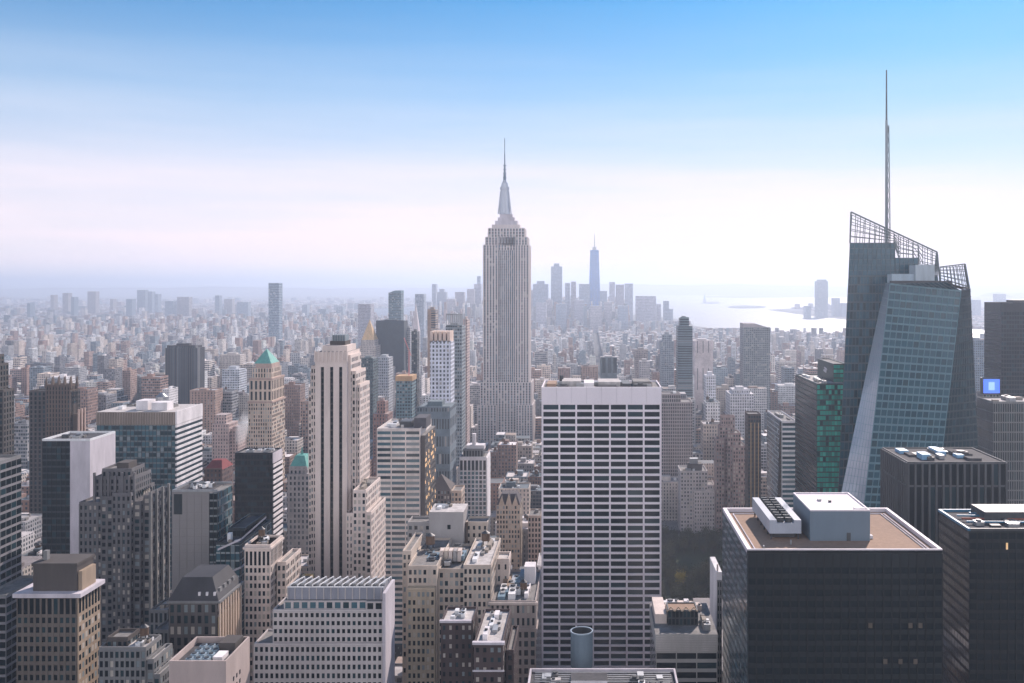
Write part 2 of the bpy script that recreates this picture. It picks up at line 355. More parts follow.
# haze: even air, a metre under the water, its top just above the tallest mast
hm = bpy.data.materials.new('haze'); hm.use_nodes = True; hn = hm.node_tree.nodes; hn.clear()
pv = hn.new('ShaderNodeVolumePrincipled'); pv.inputs['Color'].default_value = (.62,.71,.86,1); pv.inputs['Density'].default_value = HAZE; pv.inputs['Anisotropy'].default_value = .42
ho = hn.new('ShaderNodeOutputMaterial'); hm.node_tree.links.new(pv.outputs[0], ho.inputs['Volume'])
mb = MB(); mb.box(-61000, 61000, -9000, 76000, -2, 425, hm); tag(mb.build('haze'), kind='stuff')

# ---------------------------------------------------------------- foreground left
def old_tower_cornice(b, m, x0, x1, y0, y1, z, out=1.2, h=1.6):
    b.box('cornice', m, x0-out, x1+out, y0-out, y1+out, z-h, z)

DKST = stone((.085,.075,.07)); BRN = stone((.13,.095,.075)); GREY = stone((.20,.20,.20)); BEI = stone((.58,.46,.37)); LBEI = stone((.65,.55,.49)); LAV = stone((.56,.52,.55)); DGL = stone((.03,.04,.045), .4)
PINKB = stone((.45,.33,.28)); WHITE = stone((.74,.70,.70)); SAND = stone((.55,.42,.30))

# striped office at the very bottom left
b, x0, x1 = B('office_building', 'dark office building with thin pale floor bands at the far left edge', 'office building', -70, -22, 420, 32, 'the left-edge banded office')
zt = PZ(470, 420)
b.grid(GREY, x0, x1, 420, 452, 0, zt, bay=4, fh=3.9, pier=.3, span=1.2, gset='dark', spm=stone((.22,.21,.22)))
b.grid(GREY, x1+.02, x1+10, 424, 452, 0, PZ(600, 420), bay=4, fh=3.9, pier=.3, span=1.2, gset='dark', spm=stone((.22,.21,.22)), faces='FR'); b.done()
# tall dark stone tower at left edge
b, x0, x1 = B('stone_tower', 'tall dark brown stone tower cut by the left edge of the photo', 'tower', -50, -6, 640, 16, 'the dark left-edge stone tower')
b.grid(DKST, x0, x1, 640, 656, 0, PZ(366, 640), bay=3.2, pier=1.5, span=1.3, gset='dark', spandep=.3)
b.grid(DKST, x0, x1-2.5, 641, 655, PZ(366, 640), PZ(357, 640), bay=3.2, pier=1.5, span=1.3, gset='dark', spandep=.3)
b.grid(DKST, x1+.02, x1+4.5, 643, 655, 0, PZ(392, 640), bay=3.2, pier=1.5, span=1.3, gset='dark', faces='FR')
for i in range(5): b.box('pinnacle', DKST, x1-3-i*5, x1-2-i*5, 641.5, 642.5, PZ(357, 640), PZ(353, 640))
b.done()
# gothic brown tower with pinnacles
b, x0, x1 = B('gothic_tower', 'dark brown gothic tower with a row of pointed pinnacles on its crown', 'tower', 28, 70, 800, 16, 'the pinnacled brown tower')
zs = PZ(392, 800)
b.grid(DKST, x0, x1, 802, 816, 0, zs, bay=3.6, pier=1.7, span=1.2, gset='dark', spandep=.3)
xa, xb = PX(46, 800), PX(70, 800)
b.grid(BRN, xa, xb, 800, 812, 0, PZ(386, 800), bay=2.6, pier=1.4, span=1., gset='dark', spandep=.2)
for i in range(5):
    x = xa+(xb-xa)*i/4
    for y in (800.5, 811):
        mb = MB(); mb.frus((x-1.1,x+1.1,y-1.1,y+1.1), (x-.2,x+.2,y-.2,y+.2), PZ(388, 800), PZ(377, 800), BRN); b.kids.append(('pinnacle', mb))
b.box('wing', BRN, x1+.02, x1+4, 804, 816, 0, PZ(415, 800)); 
for k in range(3): b.box('buttress', PINKB, x1+4, x1+5, 804+k*5, 806+k*5, 0, PZ(410, 800))
b.done()
# pale slab with dark glass front
b, x0, x1 = B('office_building', 'slab building with dark glass front and blank pale lavender wall on its right', 'office building', 42, 90, 560, 30, 'the pale blank slab')
zt = PZ(441, 560); xm = PX(70, 560)
b.grid(DGL, x0, xm, 560.5, 590, 0, zt, bay=3, fh=3.8, pier=.25, span=1., gset='dark', faces='FL', parapet=0, roof=ROOFD)
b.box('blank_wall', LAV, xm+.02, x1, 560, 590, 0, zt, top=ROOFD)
for (a, c, d, e) in ((x0,x1,560,560.8),(x0,x1,589.2,590),(x0,x0+.8,560.8,589.2),(x1-.8,x1,560.8,589.2)): b.box('roof_frame', WMETAL, a, c, d, e, zt, zt+1.2)
for i in range(3):
    for j in range(2):
        for q in range(1+(i+j) % 2): b.win.append((True, (x1+.06, 566+i*7, zt-26-j*7-q*14), 1.3, 1.8, 'R', G_DARK))
b.clutter(x0+3, x1-6, 563, 586, zt, 6, [DKMETAL, METAL, ROOFM], 2.5); b.done()
# stepped grey gothic tower
b, x0, x1 = B('stepped_tower', 'grey stone setback tower with lit corner piers and rows of small windows', 'tower', 77, 138, 480, 26, 'the grey setback tower')
GT = stone((.15,.145,.15), .85, .3)
zt = PZ(497, 480)
b.grid(GT, x0, PX(100,480), 482, 506, 0, PZ(505, 480), bay=2.5, fh=3.6, pier=1.2, span=1.6, gset='old', spandep=.3)
b.grid(GT, PX(100,480)+.02, PX(112,480), 481, 506, 0, PZ(499,480), bay=2.6, fh=3.6, pier=1.2, span=1.6, gset='old', spandep=.3)
b.grid(GT, PX(112,480)+.02, PX(131,480), 480, 506, 0, PZ(495,480), bay=2.6, fh=3.6, pier=1.2, span=1.6, gset='old', spandep=.3)
b.grid(GT, PX(131,480)+.02, x1, 483, 508, 0, PZ(505,480), bay=2.6, fh=3.6, pier=1.2, span=1.6, gset='old', spandep=.3)
b.grid(GT, x1+.02, PX(145,480), 486, 506, 0, PZ(500,480), bay=2.6, fh=3.6, pier=1.3, span=1.4, gset='old', spandep=.3)
b.grid(GT, PX(91,480), PX(131,480), 484, 502, PZ(499,480), PZ(480,480), bay=2.4, fh=3.4, pier=1.3, span=1.2, gset='dark', spandep=.3)
b.grid(GT, PX(96,480), PX(126,480), 486, 500, PZ(480,480), PZ(473,480), bay=2.4, fh=3.4, pier=1.3, span=1.2, gset='dark')
for i, px in enumerate((91, 98, 105, 112, 119, 126, 131)): b.box('buttress', GT, PX(px,480)-.5, PX(px,480)+.5, 482.9, 484, PZ(503,480), PZ(474+(i%2)*3,480))
for y in (484, 491, 498, 505): b.box('buttress', GREY, PX(145,480)+.02, PX(145,480)+1.1, y, y+1.2, 0, PZ(494,480))
b.box('penthouse', DKST, PX(108,480), PX(120,480), 489, 498, PZ(473,480), PZ(466,480))
b.done()
# striped office
b, x0, x1 = B('office_building', 'wide glass office block with bold white floor bands on its right side', 'office building', 97, 176, 650, 43, 'the white-banded office')
zt = PZ(412, 650); z2 = PZ(425, 650)
b.grid(DGL, x0, x1-.5, 650, 693, 0, z2, bay=2.6, fh=3.7, pier=.3, span=1.1, gset='blue', faces='FL', spm=stone((.13,.16,.17)), dep=.25, parapet=0)
b.box('top_band', stone((.22,.18,.15)), x0-.4, x1-.4, 649.6, 693, z2, zt, top=ROOFL)
for i in range(31): b.box('top_fin', stone((.34,.29,.25)), x0+i*1.75, x0+i*1.75+.4, 649.2, 649.6, z2+.5, zt-.5)
nfl = 40
for i in range(nfl):
    z = z2 - i*(z2/nfl)
    b.box('floor_band', WHITE, x1-.5, x1+.6, 649.8, 693, z-1.7, z)
b.box('wall', G_MID, x1-.48, x1+.1, 650.2, 692.8, 0, z2-.1)
b.box('top_band', WHITE, x1-.38, x1+.7, 649.7, 693.1, z2+.3, zt+.4)
b.box('penthouse', WHITE, PX(129,650), PX(141,650), 660, 672, zt, zt+6.5); b.box('penthouse', WHITE, PX(146,650), PX(162,650), 658, 668, zt, zt+5.5)
b.kids.append(('rooftop_dome', (lambda m_: (m_.cyl(PX(142,650), 680, zt, zt+7, 4, 4, METAL, 14), m_.cyl(PX(142,650), 680, zt+7, zt+9.5, 4, 1.2, METAL, 14), m_)[2])(MB())))
b.clutter(x0+2, x1-3, 653, 690, zt, 6, None, 3); b.done()
# brown stepped old one in front of it, left, lit windows at base
# pale blank building w/ dark glass right side
b, x0, x1 = B('office_building', 'mid grey office block with plain stone panel front and dark glass corner', 'office building', 172, 209, 470, 20, 'the plain grey panel block')
zt = PZ(492, 470); GP = stone((.24,.225,.22), .8, .15, .05)
b.box('wall', GP, x0, x1, 470, 490, 0, zt, top=ROOFD)
for i in range(1, 5): b.box('wall', GP, x0+(x1-x0)*i/5-.12, x0+(x1-x0)*i/5+.12, 469.85, 470, 0, zt)
for j in range(1, 36): b.box('wall', GP, x0, x1, 469.9, 470, j*4-.08, j*4+.08)
b.box('dark_recess', DGL, x0+1, x0+5, 469.8, 470, zt-11, zt-1)
b.grid(DGL, x1+.02, PX(217,470), 470.6, 490, 0, zt-.5, bay=2, fh=3.8, pier=.25, span=.9, gset='dark', faces='FR', parapet=0, gside='blue', spm=stone((.2,.22,.22)))
for (a, c, d, e) in ((x0,x1+4,470,470.6),(x0,x1+4,489.4,490),(x0,x0+.6,470.6,489.4)): b.box('roof_frame', METAL, a, c, d, e, zt, zt+1)
b.clutter(x0+2, x1, 473, 488, zt, 7, [WMETAL, METAL, ROOFD], 2); b.done()
# low glass building, white fins stepping right
b, x0, x1 = B('glass_building', 'low dark glass building with slanted white fins beside the plain grey block', 'building', 216, 240, 455, 40, 'the low finned glass building')
b.grid(DGL, x0, x1, 455, 500, 0, PZ(545, 455), bay=2.4, fh=3.8, pier=.3, span=.8, gset='blue', spm=stone((.3,.34,.34)), roof=ROOFD)
b.grid(DGL, x0, x1-3, 470, 500, PZ(545,455), PZ(530,470), bay=2.4, fh=3.8, pier=.3, span=.8, gset='dark', roof=ROOFD)
for k in range(3):
    mb = MB(); z = PZ(540+k*28, 455); mb.poly([(x0+1,454.4,z-5),(x1+.6,454.4,z),(x1+.6,454.4,z+1),(x0+1,454.4,z-4)], LAV); mb.poly([(x1+.7,454.4,z),(x1+.7,490,z+2),(x1+.7,490,z+3),(x1+.7,454.4,z+1)], LAV); b.kids.append(('fin', mb))
b.clutter(x0+2, x1-1, 457, 468, PZ(545,455), 3); b.done()
# black tower
b, x0, x1 = B('black_tower', 'black glass box tower with white zigzag bands on its right side', 'tower', 235, 272.5, 600, 18, 'the black glass box tower')
zt = PZ(454, 600); BLK = stone((.018,.02,.024), .35)
b.grid(BLK, x0, x1, 600, 618, 0, zt, bay=1.9, fh=3.7, pier=.25, span=1.3, gset='dark', faces='FL', dep=.15, parapet=.9)
b.box('side_wall', G_DARK, x1+.01, x1+.3, 600.2, 617.8, 0, zt-6)
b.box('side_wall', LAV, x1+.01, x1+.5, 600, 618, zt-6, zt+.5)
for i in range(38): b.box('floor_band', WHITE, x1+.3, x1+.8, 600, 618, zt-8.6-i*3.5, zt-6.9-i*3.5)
b.clutter(x0+1, x1-2, 602, 616, zt, 8, [WMETAL, METAL], 1.6); b.done()
# beige pilastered
b, x0, x1 = B('stone_building', 'cream stone office with tall pilasters at its top floors', 'office building', 244.8, 270.5, 440, 17, 'the cream pilastered office')
zt = PZ(547, 440)
b.grid(LBEI, x0, x1, 440, 457, 0, zt-9, bay=1.9, fh=3.6, pier=.8, span=1.4, gset='old', parapet=0)
b.grid(LBEI, x0, x1, 440, 457, zt-9, zt, bay=1.9, fh=7.5, pier=.8, span=1., gset='dark', headz=1.5)
old_tower_cornice(b, LBEI, x0, x1, 440, 457, zt, .7, 1.)
b.grid(LBEI, x1+.7, x1+5, 447, 470, 0, zt-10, bay=2.2, fh=3.6, pier=.9, span=1.4, gset='old')
b.grid(stone((.55,.42,.24)), x1+5.1, x1+10, 452, 475, 0, zt-24, bay=2.2, fh=3.6, pier=.9, span=1.4, gset='old')
b.clutter(x0+1, x1-1, 441, 455, zt, 7, None, 2.); b.tank(x0+4, 451, zt, 1.5, 3); b.done()
# mansard
b, x0, x1 = B('mansard_building', 'old dark building with sloping mansard roof and gilded right side', 'building', 169, 217, 400, 26, 'the dark mansard building')
zt = PZ(603, 400); MB_ = stone((.10,.092,.09)); 
b.grid(MB_, x0, x1, 400, 426, 0, zt, bay=3, fh=4.6, pier=1.3, span=1.4, gset='old', parapet=0, spandep=.4)
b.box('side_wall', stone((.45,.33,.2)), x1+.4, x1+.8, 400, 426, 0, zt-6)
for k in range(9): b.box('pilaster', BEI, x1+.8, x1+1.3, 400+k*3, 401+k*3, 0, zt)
b.box('cornice', GREY, x0-.7, x1+1.6, 399.3, 426.7, zt, zt+1)
mb = MB(); mb.frus((x0-.3,x1+.8,399.7,426.3), (x0+4,x1-3.5,404,422), zt+1, PZ(577,404), stone((.05,.05,.055), .6)); b.kids.append(('mansard_roof', mb))
for k in range(3):
    mb = MB(); mb.box(x0+12+k*3.2, x0+13+k*3.2, 400.6, 403, zt+2.5, zt+4.3, WHITE); b.kids.append(('dormer', mb))
for k in range(4):
    mb = MB(); mb.box(x1-2.5, x1-.3, 404+k*5, 406.5+k*5, zt+1.5, zt+5, GREY); b.kids.append(('dormer', mb))
b.zt = zt+10; b.done()
# bottom flat roof with AC units
b, x0, x1 = B('flat_roofed_building', 'blank walled pinkish building with air conditioning units in its sunken roof', 'building', 169, 226, 330, 23, 'the pink blank-walled building')
zt = PZ(661, 330); PW = stone((.44,.36,.33), .85, .25, .08)
b.box('wall', PW, x0, x1, 330, 353, 0, zt-2.2, top=ROOFD)
for (a, c, d, e) in ((x0,x1,330,330.6),(x0,x1,352.4,353),(x0,x0+.6,330.6,352.4),(x1-.6,x1,330.6,352.4)): b.box('parapet', PW, a, c, d, e, zt-2.2, zt)
for i in range(4):
    for j in range(3):
        mb = MB(); xx = x0+4+j*3; yy = 334+i*4; mb.box(xx, xx+2, yy, yy+2.4, zt-2.2, zt-.9, stone((.28,.36,.42), .6)); mb.cyl(xx+1, yy+1.2, zt-.9, zt-.6, .8, .8, DKMETAL, 12); b.kids.append(('air_conditioner', mb))
b.box('hatch', WHITE, x0+13.2, x0+16.5, 335, 341, zt-2.2, zt-.6)
for i in range(3):
    for j in range(5): b.win.append((True, (x1+.06, 337+i*3, zt-9-j*3.2), 1, 1.5, 'R', G_DARK))
b.box('penthouse', DKST, x1-8, x1-2, 344, 352, zt-2.2, zt+1); b.done()
# stepped stone, bottom
b, x0, x1 = B('stepped_building', 'low grey stone building stepping down in terraces beside the corniced block', 'building', 99, 146, 360, 13, 'the terraced grey building')
b.grid(GREY, x0, x1, 360, 373, 0, PZ(650,360), bay=2, fh=3.5, pier=.7, span=1.2, gset='old', roof=ROOFL)
b.grid(GREY, x1+.4, x1+3, 360, 376, 0, PZ(662,360), bay=2, fh=3.5, pier=.7, span=1.2, gset='old', roof=ROOFL, faces='FR')
b.grid(GREY, x1+3.4, x1+5.8, 359, 378, 0, PZ(676,360), bay=2, fh=3.5, pier=.7, span=1.2, gset='old', roof=ROOFL, faces='FR')
b.grid(DKST, x0+1, x0+9, 364, 373.5, 0, PZ(640,364), bay=2, fh=3.5, pier=.7, span=1.2, gset='old')
b.clutter(x0+10, x1-1, 362, 372, PZ(650,360), 8, None, 2); b.tank(x0+13, 369, PZ(650,360), 1.6, 3); b.done()
b, x0, x1 = B('stepped_building', 'small grey stone annexe with tall arched windows below the setback tower', 'building', 150, 168, 455, 18, 'the small stone annexe')
b.grid(GREY, x0, x1, 455, 473, 0, PZ(612,455), bay=2.2, fh=5.5, pier=.9, span=1., gset='dark', roof=ROOFL, gside='old')
b.grid(GREY, x1+.4, x1+7, 440, 455, 0, PZ(632,440), bay=2.2, fh=5.5, pier=.9, span=1., gset='dark', roof=ROOFM)
b.clutter(x0+1, x1-1, 457, 471, PZ(612,455), 3, None, 2); b.done()
# corniced block bottom left
b, x0, x1 = B('corniced_building', 'brown stone block with bright cornice and boxy penthouse near the bottom left corner', 'building', 17, 77, 360, 16, 'the corniced corner block')
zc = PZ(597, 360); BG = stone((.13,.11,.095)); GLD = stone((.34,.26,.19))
b.grid(BG, x0, x1, 360, 376, 0, zc-7, bay=2.3, fh=3.6, pier=.9, span=1.5, gset='dark', parapet=0, spandep=.4, faces='F')
b.grid(BG, x0, x1, 360.02, 376, zc-7, zc, bay=2.3, fh=7, pier=.7, span=1, gset='dark', parapet=0, faces='F')
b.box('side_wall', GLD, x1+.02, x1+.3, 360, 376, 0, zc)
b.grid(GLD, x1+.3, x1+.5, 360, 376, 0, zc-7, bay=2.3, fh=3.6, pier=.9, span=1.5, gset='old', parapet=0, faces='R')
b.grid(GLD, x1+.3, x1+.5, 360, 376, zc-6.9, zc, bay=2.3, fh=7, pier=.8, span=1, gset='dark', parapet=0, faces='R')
b.box('cornice', LAV, x0-1, x1+2, 358.8, 377, zc, zc+1.6)
b.box('penthouse', DKST, PX(30,360), PX(74,360), 362, 374, zc+1.6, PZ(566,362)); b.box('penthouse_cap', DKST, PX(29,360), PX(75,360), 361.5, 374.5, PZ(566,362), PZ(563,362))
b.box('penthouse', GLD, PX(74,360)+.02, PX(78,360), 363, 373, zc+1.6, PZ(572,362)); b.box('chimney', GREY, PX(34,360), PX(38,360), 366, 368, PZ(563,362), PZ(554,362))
b.done()

# ---------------------------------------------------------------- centre left
b, x0, x1 = B('pyramid_roofed_tower', 'ornate cream tower with green copper pyramid roof', 'tower', 248.5, 272, 900, 38, 'the green-pyramid tower')
z1 = PZ(403, 900); z2 = PZ(380, 900); z3 = PZ(364, 900)
b.grid(BEI, x0, x1, 900, 938, 0, z1, bay=2.3, fh=3.7, pier=1., span=1.3, gset='old', sidebay=3, parapet=0)
b.box('cornice', PINKB, x0-.8, x1+.8, 899.2, 938.8, z1, z1+1.6)
b.grid(BEI, x0+.5, x1-.5, 901, 937, z1+1.6, z2, bay=4.4, fh=10, pier=2.2, span=2, gset='dark', parapet=0)
b.box('cornice', PINKB, x0, x1, 900.2, 937.8, z2, z2+1.6)
b.grid(BEI, x0+2.5, x1-1.5, 903, 932, z2+1.6, z3-4, bay=2.6, fh=5, pier=1.4, span=1.2, gset='old', parapet=0)
b.box('upper_stage', PINKB, x0+5, x1-2, 905, 929, z3-4, z3)
mb = MB(); xa, xb = PX(254,905), PX(271,905); mb.frus((xa, xb, 905, 929), ((xa+xb)/2-.3,(xa+xb)/2+.3,916,918), z3, PZ(350,905), COPPER); b.kids.append(('pyramid_roof', mb))
b.zt = PZ(350, 905); b.done()

b, x0, x1 = B('setback_skyscraper', 'tall cream skyscraper with three black vertical stripes down its front', 'skyscraper', 308, 351, 520, 40, 'the black-striped cream skyscraper')
CR = stone((.69,.585,.53), .85, .16); zt = PZ(352, 520); Y = 520
xa, xb = PX(315,Y), PX(347,Y)
b.box('wall', CR, xa, xb, Y+1, Y+29, 0, zt, top=ROOFM)
st = [322.3, 331.6, 340.6]
edges = [315] + [e for s_ in st for e in (s_-1.6, s_+1.6)] + [347]
for i in range(0, 8, 2): b.box('wall', CR, PX(edges[i],Y), PX(edges[i+1],Y), Y, Y+1, 0, zt)
for s_ in st:
    mb = MB(); mb.box(PX(s_-1.6,Y), PX(s_+1.6,Y), Y+.7, Y+1, 40, PZ(367,Y), G_DARK)
    for j in range(44): mb.box(PX(s_-1.6,Y)+.05, PX(s_+1.6,Y)-.05, Y+.55, Y+.7, 42+j*3.6, 43.1+j*3.6, stone((.05,.045,.045)))
    b.kids.append(('window_stripe', mb)); b.box('wall', CR, PX(s_-1.6,Y), PX(s_+1.6,Y), Y, Y+1, PZ(367,Y), zt)
for i in range(9): b.box('crown_fin', CR, xa+i*(xb-xa)/8-.4, xa+i*(xb-xa)/8+.4, Y-.5, Y, PZ(362,Y), zt+.8)
b.grid(CR, xb+.02, xb+1.2, Y+3, Y+27, 0, zt-3, bay=2.6, fh=3.6, pier=1.1, span=1.4, gset='old', faces='R')
b.grid(CR, xb+1.2, xb+3.4, Y+6, Y+29, 0, PZ(374,Y), bay=2.2, fh=3.6, pier=1.1, span=1.4, gset='old', faces='FR')
b.grid(CR, xb+3.6, xb+5.2, Y+8, Y+31, 0, PZ(388,Y), bay=2, fh=3.6, pier=1., span=1.4, gset='old', faces='FR')
b.grid(CR, PX(310,Y), xa-.02, Y+2, Y+27, 0, PZ(368,Y), bay=1.4, fh=3.6, pier=.6, span=1.4, gset='old', faces='FL')
b.grid(CR, PX(307,Y), PX(310,Y)-.02, Y+3, Y+28, 0, PZ(390,Y), bay=1.6, fh=3.6, pier=.7, span=1.4, gset='old', faces='FL')
# crown
b.box('crown', CR, xa+3, xb-1, Y+4, Y+24, zt, PZ(346,Y)); b.box('crown', DKST, xa+6, xb-3, Y+8, Y+20, PZ(346,Y), PZ(342,Y))
b.box('crown_screen', stone((.2,.25,.28)), xa+7, xb-3.5, Y+9, Y+18, PZ(342,Y), PZ(336,Y))
for i in range(6): b.box('crown_screen', METAL, xa+7+i*1.4, xa+7.3+i*1.4, Y+8.7, Y+9, PZ(342,Y), PZ(334.5,Y))
b.clutter(xa+1, xb-1, Y+2, Y+24, zt, 5, [CR, ROOFD], 3)
# wings
Wg = PX(352,Y)
b.grid(CR, xb+5.3, PX(369.5,Y), Y-8, Y+27, 0, PZ(492,Y-8), bay=2.4, fh=3.6, pier=1., span=1.4, gset='old', faces='FR')
b.grid(CR, PX(369.5,Y)+.4, PX(375,Y), Y-9, Y+27, 0, PZ(514,Y-9), bay=2.2, fh=3.6, pier=1., span=1.4, gset='old', faces='FR')
b.grid(CR, PX(350,Y), xb+5.2, Y-8, Y+5, 0, PZ(515,Y-8), bay=2.2, fh=3.6, pier=1., span=1.4, gset='old', faces='FR')
b.clutter(xb+5, PX(369,Y), Y-6, Y+24, PZ(492,Y-8), 4, None, 3)
b.zt = PZ(336, Y); b.done()

b, x0, x1 = B('stone_block', 'broad grey stone block with stacked tiers and metal frames along its roof', 'building', 254, 383, 378, 24, 'the broad tiered stone block')
Y = 380; GL = stone((.50,.455,.44), .85, .2)
z0_, z1_, z2_, z3_ = PZ(643,Y), PZ(611,Y), PZ(600,Y+2), PZ(587,Y+4)
b.grid(GL, x0, x1-.2, Y-2, Y+14, 0, z0_, bay=2.05, fh=3.5, pier=.85, span=1.5, gset='dark', parapet=.6, faces='FL')
b.grid(GL, PX(273,Y), x1-.4, Y, Y+15, z0_, z1_, bay=2.05, fh=3.4, pier=.85, span=1.5, gset='dark', parapet=.6, faces='FL')
b.grid(GL, PX(283,Y), PX(366,Y), Y+1.5, Y+16, z1_, z2_, bay=3.4, fh=4.2, pier=1., span=1.3, gset='blue', parapet=0, faces='FL')
b.grid(GL, PX(366,Y)+.02, x1-.6, Y+.5, Y+16, z1_, z2_, bay=3., fh=4.2, pier=.9, span=1.3, gset='dark', parapet=0, faces='F')
b.box('upper_wall', stone((.27,.28,.32)), PX(285,Y), x1-1, Y+3, Y+16, z2_, z3_, top=ROOFD); b.box('white_panel', WHITE, PX(318,Y), PX(334,Y), Y+2.6, Y+3, z2_-3.5, z2_-.4)
for i in range(14): b.box('upper_wall', GL, PX(285,Y)+i*2.9, PX(285,Y)+i*2.9+.35, Y+2.7, Y+3, z2_, z3_)
for i in range(13):
    xx = PX(287,Y)+i*3; mb = MB()
    for zz in (.9,): mb.bar((xx, Y+4, z3_+zz), (xx+2.6, Y+15, z3_+zz), .35, WMETAL)
    mb.bar((xx, Y+4, z3_), (xx, Y+4, z3_+1), .3, WMETAL); mb.bar((xx+2.6, Y+15, z3_), (xx+2.6, Y+15, z3_+1), .3, WMETAL); mb.box(xx+.6, xx+1.9, Y+6, Y+12, z3_, z3_+.9, METAL)
    b.kids.append(('roof_frame', mb))
b.box('rail', WMETAL, PX(285,Y), x1-1, Y+3.1, Y+3.4, z3_, z3_+.5)
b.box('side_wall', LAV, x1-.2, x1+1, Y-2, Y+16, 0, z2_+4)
b.zt = z3_+1; b.done()

b, x0, x1 = B('ribbon_window_office', 'cream office block with wavy ribbon windows and dark penthouse', 'office building', 377, 420, 640, 46, 'the cream ribbon-window office')
zt = PZ(430,640)
b.grid(stone((.66,.60,.56)), x0, x1, 640, 686, 0, zt, bays=3, bay=9.5, fh=3.75, pier=.7, span=1.7, gset='blue', faces='F', sidebay=4, roof=ROOFL, dep=.5)
b.grid(stone((.10,.09,.085)), x1+.02, x1+3, 642, 686, 0, zt-4, bay=3.4, fh=3.75, pier=1.2, span=1.6, gset='lit', faces='R', parapet=0)
b.box('penthouse', stone((.07,.07,.08)), PX(412,640), PX(424,640), 648, 668, zt, zt+7); b.box('penthouse', DKMETAL, PX(396,640), PX(408,640), 652, 665, zt, zt+4)
b.clutter(x0+2, x1-10, 643, 680, zt, 8, [WMETAL, METAL, ROOFM], 3); b.done()

b, x0, x1 = B('gabled_building', 'dark brick building with steep pyramid roof below the blue glass office', 'building', 428, 450, 700, 22, 'the steep-roofed dark brick building')
b.grid(stone((.13,.11,.11)), x0, x1, 700, 722, 0, PZ(490,700), bay=2.2, fh=3.6, pier=1., span=1.5, gset='old', parapet=0)
mb = MB(); mb.frus((x0-.5,x1+.5,699.5,722.5), ((x0+x1)/2-.4,(x0+x1)/2+.4,710,712), PZ(490,700), PZ(476,705), stone((.10,.085,.08))); b.kids.append(('roof', mb))
b.grid(BEI, x1+.5, x1+8, 703, 722, 0, PZ(492,703), bay=2.2, fh=3.6, pier=1., span=1.5, gset='old')
b.zt = PZ(476,700); b.done()

b, x0, x1 = B('white_tower', 'slim white tower with blue panes and a row of dark top windows', 'tower', 459.5, 486.5, 800, 26, 'the slim white tower')
zt = PZ(458,800)
b.grid(WHITE, x0, x1, 800, 826, 0, zt-11, bays=7, bay=3.2, fh=3.7, pier=1., span=1., gset='blue', faces='FL', parapet=0, dep=.5)
b.grid(WHITE, x0, x1, 800, 826, zt-11, zt, bays=7, bay=3.2, fh=9.5, pier=1., span=1, gset='dark', faces='F', dep=.5, headz=1.5)
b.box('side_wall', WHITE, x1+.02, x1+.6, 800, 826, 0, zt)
b.grid(GREY, PX(463,803), PX(483,803), 804, 820, zt, zt+6, bay=2.5, fh=5, pier=1, span=1, gset='dark', roof=ROOFL)
b.box('penthouse', WHITE, PX(466,806), PX(484,806), 807, 818, zt+6, zt+9.5); b.box('mast', WHITE, PX(472,808), PX(475.5,808), 809, 813, zt+9.5, zt+19); b.done()

# beige complex
b, x0, x1 = B('stone_complex', 'large tan stone building with blank grey tower block at its back', 'building', 399, 491, 420, 66, 'the tan complex with blank grey tower')
TN = stone((.52,.44,.37), .85, .25); GB = stone((.36,.34,.33), .85, .22, .06); TY = stone((.44,.37,.28)); Y=420
b.grid(TN, PX(408,Y), PX(437,Y), Y, Y+46, 0, PZ(568,Y), bay=2.15, fh=3.6, pier=.9, span=1.5, gset='old', faces='FL')
b.grid(TY, PX(408,Y)+.3, PX(436,Y), Y-3, Y-.4, 0, PZ(588,Y), bay=2.15, fh=3.6, pier=.9, span=1.5, gset='old', faces='FL')
b.grid(TN, PX(437,Y)+.02, PX(463,Y), Y+5, Y+46, 0, PZ(571,Y+5), bay=2.15, fh=3.6, pier=.9, span=1.5, gset='old', faces='F')
b.grid(TN, PX(463,Y)+.02, x1, Y+1, Y+46, 0, PZ(568,Y), bay=2.15, fh=3.6, pier=.9, span=1.5, gset='old', faces='FR', roof=ROOFL)
b.grid(TN, x0, PX(408,Y)-.02, Y+8, Y+40, 0, PZ(553,Y+8), bay=2.1, fh=3.6, pier=.9, span=1.5, gset='old', faces='FL')
b.grid(GB, PX(406,470), PX(429,470), 474, 486, 0, PZ(524,474), bay=2.6, fh=3.7, pier=1.3, span=1.8, gset='office', faces='FL')
b.box('blank_tower', GB, PX(429,470)+.3, PX(464,470), 468, 486, 0, PZ(512,468), top=ROOFL)
b.win.append((True, (PX(449,468), 467.94, PZ(527,468)), 1.6, 2.2, 'F', G_DARK))
b.grid(TN, PX(464,470)+.4, PX(487,470), 474, 486, 0, PZ(524,474), bay=3, fh=3.7, pier=1.6, span=1.8, gset='dark', faces='F')
b.box('corner_strip', BRN, PX(464,470)+.3, PX(467,470), 473.6, 474, 0, PZ(522,474))
for i, m_ in enumerate([LBEI, TN, LBEI, GB, LBEI]):
    mb = MB(); xx = PX(441+i*4.4,440); mb.box(xx, xx+1.7, 436, 440, PZ(571,425)+1, PZ(571,425)+6, m_); b.kids.append(('rooftop_vent', mb))
b.box('roof_trusswork', LBEI, PX(440,440), PX(462,440), 440.2, 441.2, PZ(571,425)+2.5, PZ(571,425)+6)
b.clutter(PX(464,Y)+1, x1-1, Y+3, Y+44, PZ(568,Y), 9, None, 2.2); b.clutter(PX(430,470), PX(463,470), 470, 484, PZ(512,468), 5, None, 1.5); b.tank(PX(412,Y)+3, Y+30, PZ(568,Y), 2.2, 4); b.tank(PX(470,Y)+3, Y+36, PZ(568,Y), 2., 3.6); b.clutter(PX(408,Y)+2, PX(462,Y), Y+8, Y+40, PZ(570,Y+3), 20, [stone((.16,.24,.3)), DKMETAL, METAL], 3); b.done()

